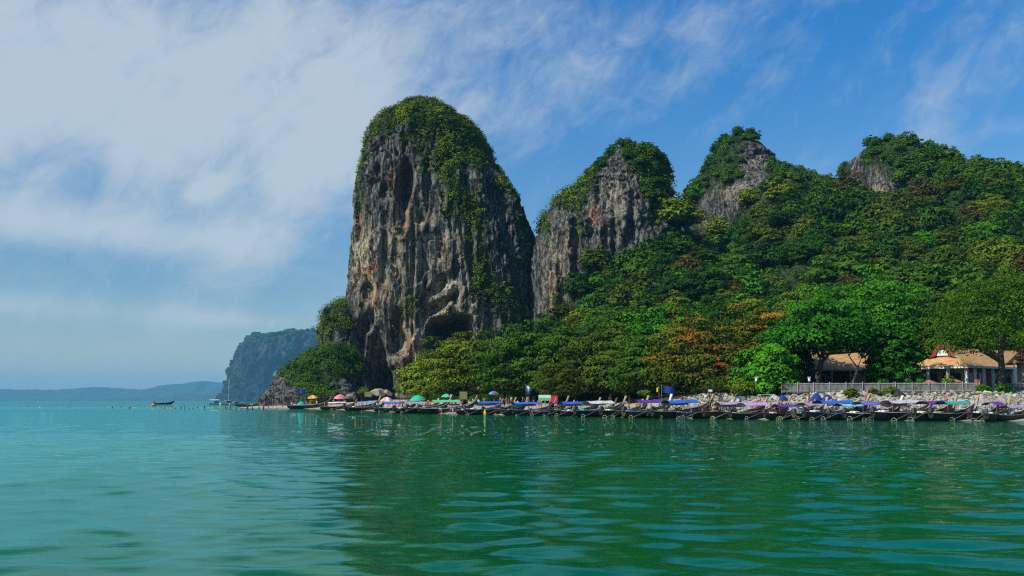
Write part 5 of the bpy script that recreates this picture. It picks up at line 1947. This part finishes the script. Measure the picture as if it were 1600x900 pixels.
tarp_heap(1277, 626, 138, 'navy', .95, 'dark blue tarpaulin heap on the boulders, behind the red ribbon')
tarp_heap(1293, 624, 139, 'navy', .7, 'smaller blue tarpaulin heap right of the larger one')
tarp_heap(1222, 626, 139, 'navy', .8, 'dark blue tarpaulin heap in the shade left of the fence')
tarp_heap(1404, 619, 138, 'black', .85, 'black tarpaulin lying on the boulders below the fence')
tarp_heap(1480, 622, 136, 'pink', .5, 'red pink cloth lying on the boulders')
tarp_heap(470, 634, 306, 'teal', 1.4, 'teal tarpaulin heap on the sandy tip')
tarp_heap(1424, 634, 133, 'white', .5, 'white bundle on the boulders')

SIGNS = [(851, 626, 176, 2.2, 1.0, ('white', 'green'), 'white and green banner panel behind the blue canopies'), (724, 624, 195, 1.5, 1.5, ('olive', 'olive'), 'olive green cloth panel right of the smaller green umbrella'),
         (575, 620, 262, 1.8, 1.3, ('olive', 'olive'), 'olive green cloth panel between the pink umbrellas'), (866, 629, 172, 1.1, 1.2, ('red', 'red'), 'red cloth panel right of the white and green banner')]
for px, py, D, w_, h_, cs, lab in SIGNS:
    p = at(px, py, D)
    o = empty('cloth_panel', p)
    tag(o, lab, 'banner')
    MB().box((0, 0, h_ * .75), (w_, .03, h_ / 2)).build('upper_cloth', [CLOTH[cs[0]]], o)
    MB().box((0, 0, h_ * .25), (w_, .035, h_ / 2)).build('lower_cloth', [CLOTH[cs[1]]], o)
    for s in (-1, 1):
        MB().tube([(s * w_ / 2, 0, -.8), (s * w_ / 2, 0, h_)], .03, 5).build('post', [BRWN], o)

# ------------------------------------------------------------------ people
SKIN = [mat('skin_fair', (0.52, 0.30, 0.21), .6, .1, 4, .0), mat('skin_tanned', (0.36, 0.18, 0.11), .6, .1, 4, .0), mat('skin_brown', (0.20, 0.095, 0.055), .6, .1, 4, .0)]
HAIR = [mat('hair_black', (0.015, 0.012, 0.010), .6, .3, 20, .2), mat('hair_brown', (0.07, 0.035, 0.018), .6, .3, 20, .2), mat('hair_fair', (0.32, 0.21, 0.09), .6, .3, 20, .2)]


def body_mesh(J):
    """one continuous skinned figure from joint positions; J: dict name -> xyz"""
    V, E, R_ = [], [], []

    def p(co, r):
        V.append(tuple(co))
        R_.append(r)
        return len(V) - 1
    L = lambda a, b, t: tuple(Vector(a).lerp(Vector(b), t))
    pel = p(J['pelvis'], (.155, .115))
    w_ = p(L(J['pelvis'], J['chest'], .5), (.125, .095))
    ch = p(J['chest'], (.165, .115))
    nk = p(J['neck'], (.055, .055))
    h1 = p(L(J['neck'], J['head'], .45), (.060, .068))
    hd = p(J['head'], (.082, .098))
    ht = p(J['crown'], (.06, .07))
    E += [(pel, w_), (w_, ch), (ch, nk), (nk, h1), (h1, hd), (hd, ht)]
    f = Vector(J['face'])
    H = Vector(J['head'])
    no = p(H + f * .115 + Vector((0, 0, -.01)), (.012, .012))
    E.append((hd, no))
    for s, n_ in ((-1, 'l'), (1, 'r')):
        sh, el_, wr_ = J['sh' + n_], J['el' + n_], J['wr' + n_]
        a = p(sh, (.058, .058))
        a2 = p(L(sh, el_, .5), (.048, .048))
        b_ = p(el_, (.038, .038))
        b2 = p(L(el_, wr_, .4), (.038, .038))
        c = p(wr_, (.024, .024))
        d = (Vector(wr_) - Vector(el_)).normalized()
        pm = p(Vector(wr_) + d * .06, (.034, .018))
        E += [(ch, a), (a, a2), (a2, b_), (b_, b2), (b2, c), (c, pm)]
        side = d.cross(f).normalized()
        for q in range(4):
            k1 = p(Vector(wr_) + d * .11 + side * (q - 1.5) * .02, (.008, .008))
            k2 = p(Vector(wr_) + d * (.155 + .012 * (q in (1, 2))) + side * (q - 1.5) * .022 + f * .02, (.0065, .0065))
            E += [(pm, k1), (k1, k2)]
        t1 = p(Vector(wr_) + d * .065 + side * .05 * s + f * .02, (.009, .009))
        E.append((c, t1))
        hp, kn, an, to = J['hp' + n_], J['kn' + n_], J['an' + n_], J['to' + n_]
        h_ = p(hp, (.098, .098))
        m1 = p(L(hp, kn, .5), (.078, .078))
        k_ = p(kn, (.055, .055))
        m2 = p(L(kn, an, .35), (.058, .058))
        n2 = p(an, (.034, .034))
        t_ = p(to, (.032, .022))
        E += [(pel, h_), (h_, m1), (m1, k_), (k_, m2), (m2, n2), (n2, t_)]
    me = bpy.data.meshes.new('body_cage')
    me.from_pydata(V, E, [])
    ob = bpy.data.objects.new('body_cage', me)
    COL.objects.link(ob)
    sk = ob.modifiers.new('skin', 'SKIN')
    sk.use_smooth_shade = True
    for i, r in enumerate(R_):
        me.skin_vertices[0].data[i].radius = r
        me.skin_vertices[0].data[i].use_root = (i == 0)
    ss = ob.modifiers.new('sub', 'SUBSURF')
    ss.levels = ss.render_levels = 1
    dg = bpy.context.evaluated_depsgraph_get()
    out = bpy.data.meshes.new_from_object(ob.evaluated_get(dg), depsgraph=dg)
    bpy.data.objects.remove(ob)
    out.name = 'person'
    out.materials.clear()
    out.materials.append(SKIN[0])
    return out


def pose(kind):
    J = {}
    z = dict(pelvis=.93, chest=1.28, neck=1.46, head=1.60, crown=1.70)
    for k, v in z.items():
        J[k] = (0, 0, v)
    J['face'] = (0, -1, 0)
    for s, n in ((-1, 'l'), (1, 'r')):
        J['sh' + n] = (s * .19, 0, 1.38)
        J['el' + n] = (s * .26, .02, 1.10)
        J['wr' + n] = (s * .28, -.08, .86)
        J['hp' + n] = (s * .095, 0, .86)
        J['kn' + n] = (s * .11, -.01, .48)
        J['an' + n] = (s * .12, .02, .08)
        J['to' + n] = (s * .14, -.14, .03)
    if kind == 'walk':
        J['knl'], J['anl'], J['tol'] = (-.10, -.20, .50), (-.11, -.22, .10), (-.12, -.38, .06)
        J['knr'], J['anr'], J['tor'] = (.10, .06, .48), (.11, .30, .14), (.12, .20, .03)
        J['ell'], J['wrl'] = (-.25, .12, 1.12), (-.24, .10, .88)
        J['elr'], J['wrr'] = (.25, -.10, 1.12), (.24, -.28, .95)
    if kind == 'sit':
        for k in list(J):
            if k != 'face':
                J[k] = (J[k][0], J[k][1], J[k][2] - .80)
        for s, n in ((-1, 'l'), (1, 'r')):
            J['hp' + n] = (s * .10, -.04, .11)
            J['kn' + n] = (s * .16, -.38, .42)
            J['an' + n] = (s * .15, -.62, .07)
            J['to' + n] = (s * .15, -.78, .04)
            J['el' + n] = (s * .26, -.10, .36)
            J['wr' + n] = (s * .18, -.34, .46)
    if kind == 'bend':
        J.update(chest=(0, -.30, 1.10), neck=(0, -.44, 1.16), head=(0, -.56, 1.12), crown=(0, -.65, 1.08), face=(0, -.5, -.85))
        for s, n in ((-1, 'l'), (1, 'r')):
            J['sh' + n] = (s * .19, -.36, 1.10)
            J['el' + n] = (s * .20, -.44, .83)
            J['wr' + n] = (s * .14, -.50, .60)
    if kind == 'wave':
        J['elr'], J['wrr'] = (.38, -.02, 1.52), (.30, -.06, 1.76)
        J['ell'], J['wrl'] = (-.36, .04, 1.18), (-.16, -.10, .98)
    return J


def shell(me, J, segs, dist, off, name, m_):
    """clothing or hair: the body faces near the given segments, lifted off the skin"""
    v = np.empty(len(me.vertices) * 3, np.float32)
    me.vertices.foreach_get('co', v)
    v = v.reshape(-1, 3)
    nrm = np.empty(len(me.vertices) * 3, np.float32)
    me.vertices.foreach_get('normal', nrm)
    nrm = nrm.reshape(-1, 3)
    keep = []
    for p in me.polygons:
        c = p.center
        ok = False
        for a, b, d_ in segs:
            a, b = Vector(a), Vector(b)
            t = max(0, min(1, (c - a).dot(b - a) / max((b - a).length_squared, 1e-6)))
            if (c - a.lerp(b, t)).length < d_:
                ok = True
        if ok:
            keep.append(tuple(p.vertices))
    idx = sorted({i for f in keep for i in f})
    mp = {i: k for k, i in enumerate(idx)}
    out = bpy.data.meshes.new(name)
    out.from_pydata([tuple(v[i] + nrm[i] * off) for i in idx], [], [tuple(mp[i] for i in f) for f in keep])
    out.materials.append(m_)
    return out


BODY = {}
for kd in ('stand', 'walk', 'sit', 'bend', 'wave'):
    J = pose(kd)
    me = body_mesh(J)
    L_ = lambda a, b, t: tuple(Vector(J[a]).lerp(Vector(J[b]), t))
    P_ = J['pelvis']
    shorts = [(P_, L_('pelvis', 'chest', .15), .19)] + [(J['hp' + n], L_('hp' + n, 'kn' + n, .55), .125) for n in 'lr']
    shirt = [(L_('pelvis', 'chest', .12), J['chest'], .19), (J['chest'], L_('chest', 'neck', .7), .12)] + [(J['sh' + n], L_('sh' + n, 'el' + n, .5), .09) for n in 'lr']
    f = Vector(J['face'])
    hd = Vector(J['head']) - f * .035 + (Vector(J['crown']) - Vector(J['head'])) * .35
    hair = [(tuple(hd), tuple(Vector(J['crown']) - f * .02), .088), (tuple(hd), tuple(hd - f * .05 - (Vector(J['crown']) - Vector(J['head'])) * .8), .070)]
    BODY[kd] = (me, shell(me, J, shorts, 0, .012, 'shorts', CLOTH['navy']), shell(me, J, shirt, 0, .012, 'shirt', CLOTH['white']), shell(me, J, hair, 0, .014, 'hair', HAIR[0]))

PCOL = ['red', 'blue', 'white', 'black', 'orange', 'green', 'yellow', 'pink', 'navy', 'lightblue', 'purple', 'teal']
pr_ = random.Random(21)
seen_lab = {}


def person(x, y, z, kd, rz, shirt, short, where, swim=False, s_=1.0, grp=None):
    rt = link('person', BODY[kd][0])
    rt.location = (x, y, z)
    rt.rotation_euler = (0, 0, rz)
    rt.scale = (s_,) * 3
    setmat(rt, SKIN[pr_.choice([0, 0, 1, 1, 2])])
    o = link('shorts', BODY[kd][1], rt)
    setmat(o, CLOTH[short])
    if shirt:
        o = link('shirt', BODY[kd][2], rt)
        setmat(o, CLOTH[shirt])
    o = link('hair', BODY[kd][3], rt)
    hc = pr_.choice([0, 0, 1, 2])
    setmat(o, HAIR[hc])
    hn = ['black', 'brown', 'fair'][hc]
    act = {'stand': 'standing', 'walk': 'walking', 'sit': 'sitting', 'bend': 'bending forward', 'wave': 'with a raised arm'}[kd]
    nm = {'lightblue': 'light blue'}
    if swim:
        top = f'in a {nm.get(shirt, shirt)} top' if shirt else 'with bare shoulders'
        lab = f'{hn}-haired bather {act} in the water {top}, {where}'
    else:
        art = 'an' if shirt == 'orange' else 'a'
        top = f'in {art} {nm.get(shirt, shirt)} shirt and {nm.get(short, short)} shorts' if shirt else f'in {nm.get(short, short)} swimwear'
        lab = f'{hn}-haired person {top} {act} {where}'
    base_l = ' '.join(lab.split()[:16])
    if not swim:
        for c2 in PCOL:
            if base_l not in seen_lab:
                break
            base_l = base_l.replace(nm.get(short, short) + (' shorts' if shirt else ' swimwear'), nm.get(c2, c2) + (' shorts' if shirt else ' swimwear'))
            short = c2
            setmat(rt.children[0], CLOTH[c2])
    seen_lab[base_l] = 1
    tag(rt, base_l, 'person', grp)
    return rt


WHERE = [(455, 'at the sandy tip'), (500, 'under the leftmost umbrella'), (560, 'near the pink umbrella'), (630, 'near the pink-white umbrella'), (685, 'by the big green umbrella'),
         (745, 'by the small green umbrella'), (800, 'by the rainbow umbrella'), (880, 'behind the blue canopies'), (960, 'by the tall prow boards'), (1040, 'left of the navy flag'), (1700, 'before the boulders')]
# beach crowd: photo px, metres behind the waterline
CROWD = [(478 + int(k * 8.7), 24 + (k * 7) % 12, ('stand', 'walk', 'stand', 'sit', 'stand')[k % 5], (None, 'orange', 'white', 'red', None, 'pink', 'black')[k % 7],
          ('black', 'red', 'navy', 'orange', 'white')[(k * 3) % 5]) for k in range(46)] + [(426, 3, 'stand', None, 'red'), (433, 4, 'stand', 'red', 'red'), (442, 3, 'walk', None, 'navy'), (449, 6, 'stand', None, 'black'), (456, 8, 'walk', 'white', 'blue'),
         (461, 9, 'stand', 'pink', 'black'), (420, 2, 'sit', None, 'black'), (479, 11, 'stand', 'white', 'navy'), (484, 13, 'stand', None, 'orange'), (503, 12, 'sit', None, 'pink'),
         (507, 14, 'stand', None, 'red'), (512, 12, 'stand', 'orange', 'black'), (517, 13, 'walk', None, 'purple'), (522, 15, 'stand', 'pink', 'white'), (556, 12, 'stand', 'yellow', 'red'),
         (561, 14, 'stand', None, 'blue'), (566, 13, 'walk', 'pink', 'black'), (583, 14, 'stand', None, 'teal'), (589, 15, 'stand', 'white', 'orange'), (594, 13, 'bend', None, 'black'),
         (618, 13, 'stand', 'white', 'navy'), (623, 15, 'walk', None, 'red'), (629, 14, 'stand', 'orange', 'black'), (635, 15, 'stand', 'red', 'white'), (652, 22, 'stand', 'white', 'blue'),
         (667, 20, 'stand', None, 'red'), (672, 21, 'stand', 'orange', 'red'), (683, 17, 'stand', 'pink', 'navy'), (688, 18, 'sit', None, 'black'), (691, 20, 'wave', None, 'white'),
         (706, 22, 'stand', 'white', 'black'), (711, 21, 'walk', None, 'navy'), (723, 20, 'stand', 'red', 'black'), (735, 12, 'bend', 'orange', 'brown'), (748, 20, 'stand', 'white', 'black'),
         (759, 21, 'stand', 'black', 'navy'), (754, 12, 'sit', None, 'blue'), (788, 14, 'stand', 'black', 'olive'), (795, 15, 'stand', None, 'teal'), (809, 11, 'stand', 'white', 'black'),
         (826, 13, 'stand', 'navy', 'black'), (831, 12, 'walk', None, 'orange'), (842, 14, 'stand', None, 'pink'), (846, 15, 'stand', 'orange', 'red'), (859, 15, 'walk', 'red', 'black'),
         (902, 12, 'stand', None, 'green'), (925, 10, 'bend', 'white', 'red'), (934, 12, 'stand', 'orange', 'navy'), (971, 8, 'stand', 'teal', 'black'), (978, 7, 'bend', 'pink', 'navy'),
         (994, 12, 'stand', 'orange', 'brown'), (998, 13, 'walk', None, 'yellow'), (1010, 14, 'stand', 'red', 'black'), (1066, 13, 'stand', 'red', 'navy'), (1092, 10, 'sit', 'white', 'black'),
         (1157, 9, 'stand', 'blue', 'black'), (1182, 7, 'walk', 'pink', 'red'), (1264, 8, 'stand', 'red', 'red'), (1307, 7, 'bend', 'red', 'black'), (1354, 8, 'stand', None, 'brown'),
         (1360, 9, 'stand', 'orange', 'brown'), (700, 3, 'walk', 'white', 'pink'), (690, -1.5, 'bend', 'white', 'orange'), (712, -1.2, 'stand', None, 'brown'), (708, -1.8, 'bend', None, 'white'),
         (720, -1.3, 'sit', 'white', 'brown')]
for px, d, kd, sh_, so_ in CROWD:
    D = shoreD(px) + d * 1.15
    x = X_at(px, D)
    z = float(ground_z(x, D))
    wh = 'standing in the shallows before the green canopy' if d < 0 else next(w_ for lim, w_ in WHERE if px < lim)
    if d < 0:
        wh = 'in the shallows before the green canopy'
    person(x, D, z + (.25 if px > 1100 else 0), kd, pr_.uniform(-2.6, 2.6), sh_, so_, wh, s_=pr_.uniform(.93, 1.04))
# bathers off the tip of the beach
SWIM = [(20, 634), (150, 633.5), (190, 635), (210, 636), (233, 636), (262, 636), (302, 637), (309, 636), (341, 637), (353, 638, 1), (374, 638), (405, 638.5, 2), (412, 639, 2), (45, 634), (63, 635), (80, 633), (107, 634.5), (111, 633), (125, 632.5), (141, 634), (170, 634), (176, 636, 1), (203, 637, 1), (216, 635), (221, 635), (226, 634.5),
        (247, 636), (253, 636.5), (258, 637, 1), (269, 638), (275, 637, 2), (283, 637, 1), (289, 637.5, 2), (296, 638), (320, 637, 2), (326, 636), (333, 637), (347, 638),
        (360, 637, 2), (367, 638), (382, 638.5), (387, 638, 2), (395, 638, 1)]
for i, q in enumerate(SWIM):
    px, py = q[0], q[1] + 1.2
    up = q[2] if len(q) > 2 else 0
    D = CAMZ * F / (py - 626)
    x = X_at(px, D)
    zone_ = ('far left' if px < 100 else 'left of the orange float' if px < 235 else 'right of the orange float' if px < 310 else 'below the hazy headland' if px < 372 else 'off the sandy tip')
    side_ = ['nearest the shore', 'farther out', 'alone', 'beside another'][i % 4]
    person(x, D, -1.30 + .38 * up + pr_.uniform(-.05, .05), pr_.choice(['stand', 'stand', 'wave']) if up else 'stand', pr_.uniform(-3, 3), pr_.choice([None, None, 'black', 'red', 'white']),
           'navy', zone_, swim=True, s_=pr_.uniform(.95, 1.08), grp='bathers off the sandy tip')
# ------------------------------------------------------------------ air
hz = bpy.data.materials.new('haze')
hz.use_nodes = True
g = NT(hz.node_tree)
pv = g.n('ShaderNodeVolumePrincipled')
pv.inputs['Color'].default_value = (0.22, 0.66, 1.0, 1)
pv.inputs['Density'].default_value = 0.00006
pv.inputs['Anisotropy'].default_value = 0.0
g.link(pv.outputs[0], g.n('ShaderNodeOutputMaterial').inputs['Volume'])
mb = MB().box((0, 8200, 233), (38600, 22800, 474))
hb = mb.build('haze', hz)
tag(hb, 'thin sea haze', kind='stuff')
print('objects', len(COL.objects), 'tris', sum(len(m.loops) - 2 * len(m.polygons) for m in bpy.data.meshes))
# ------------------------------------------------------------------ last pass over the labels: at most sixteen words
for o in COL.objects:
    if o.get('label'):
        o['label'] = ' '.join(str(o['label']).split()[:16])
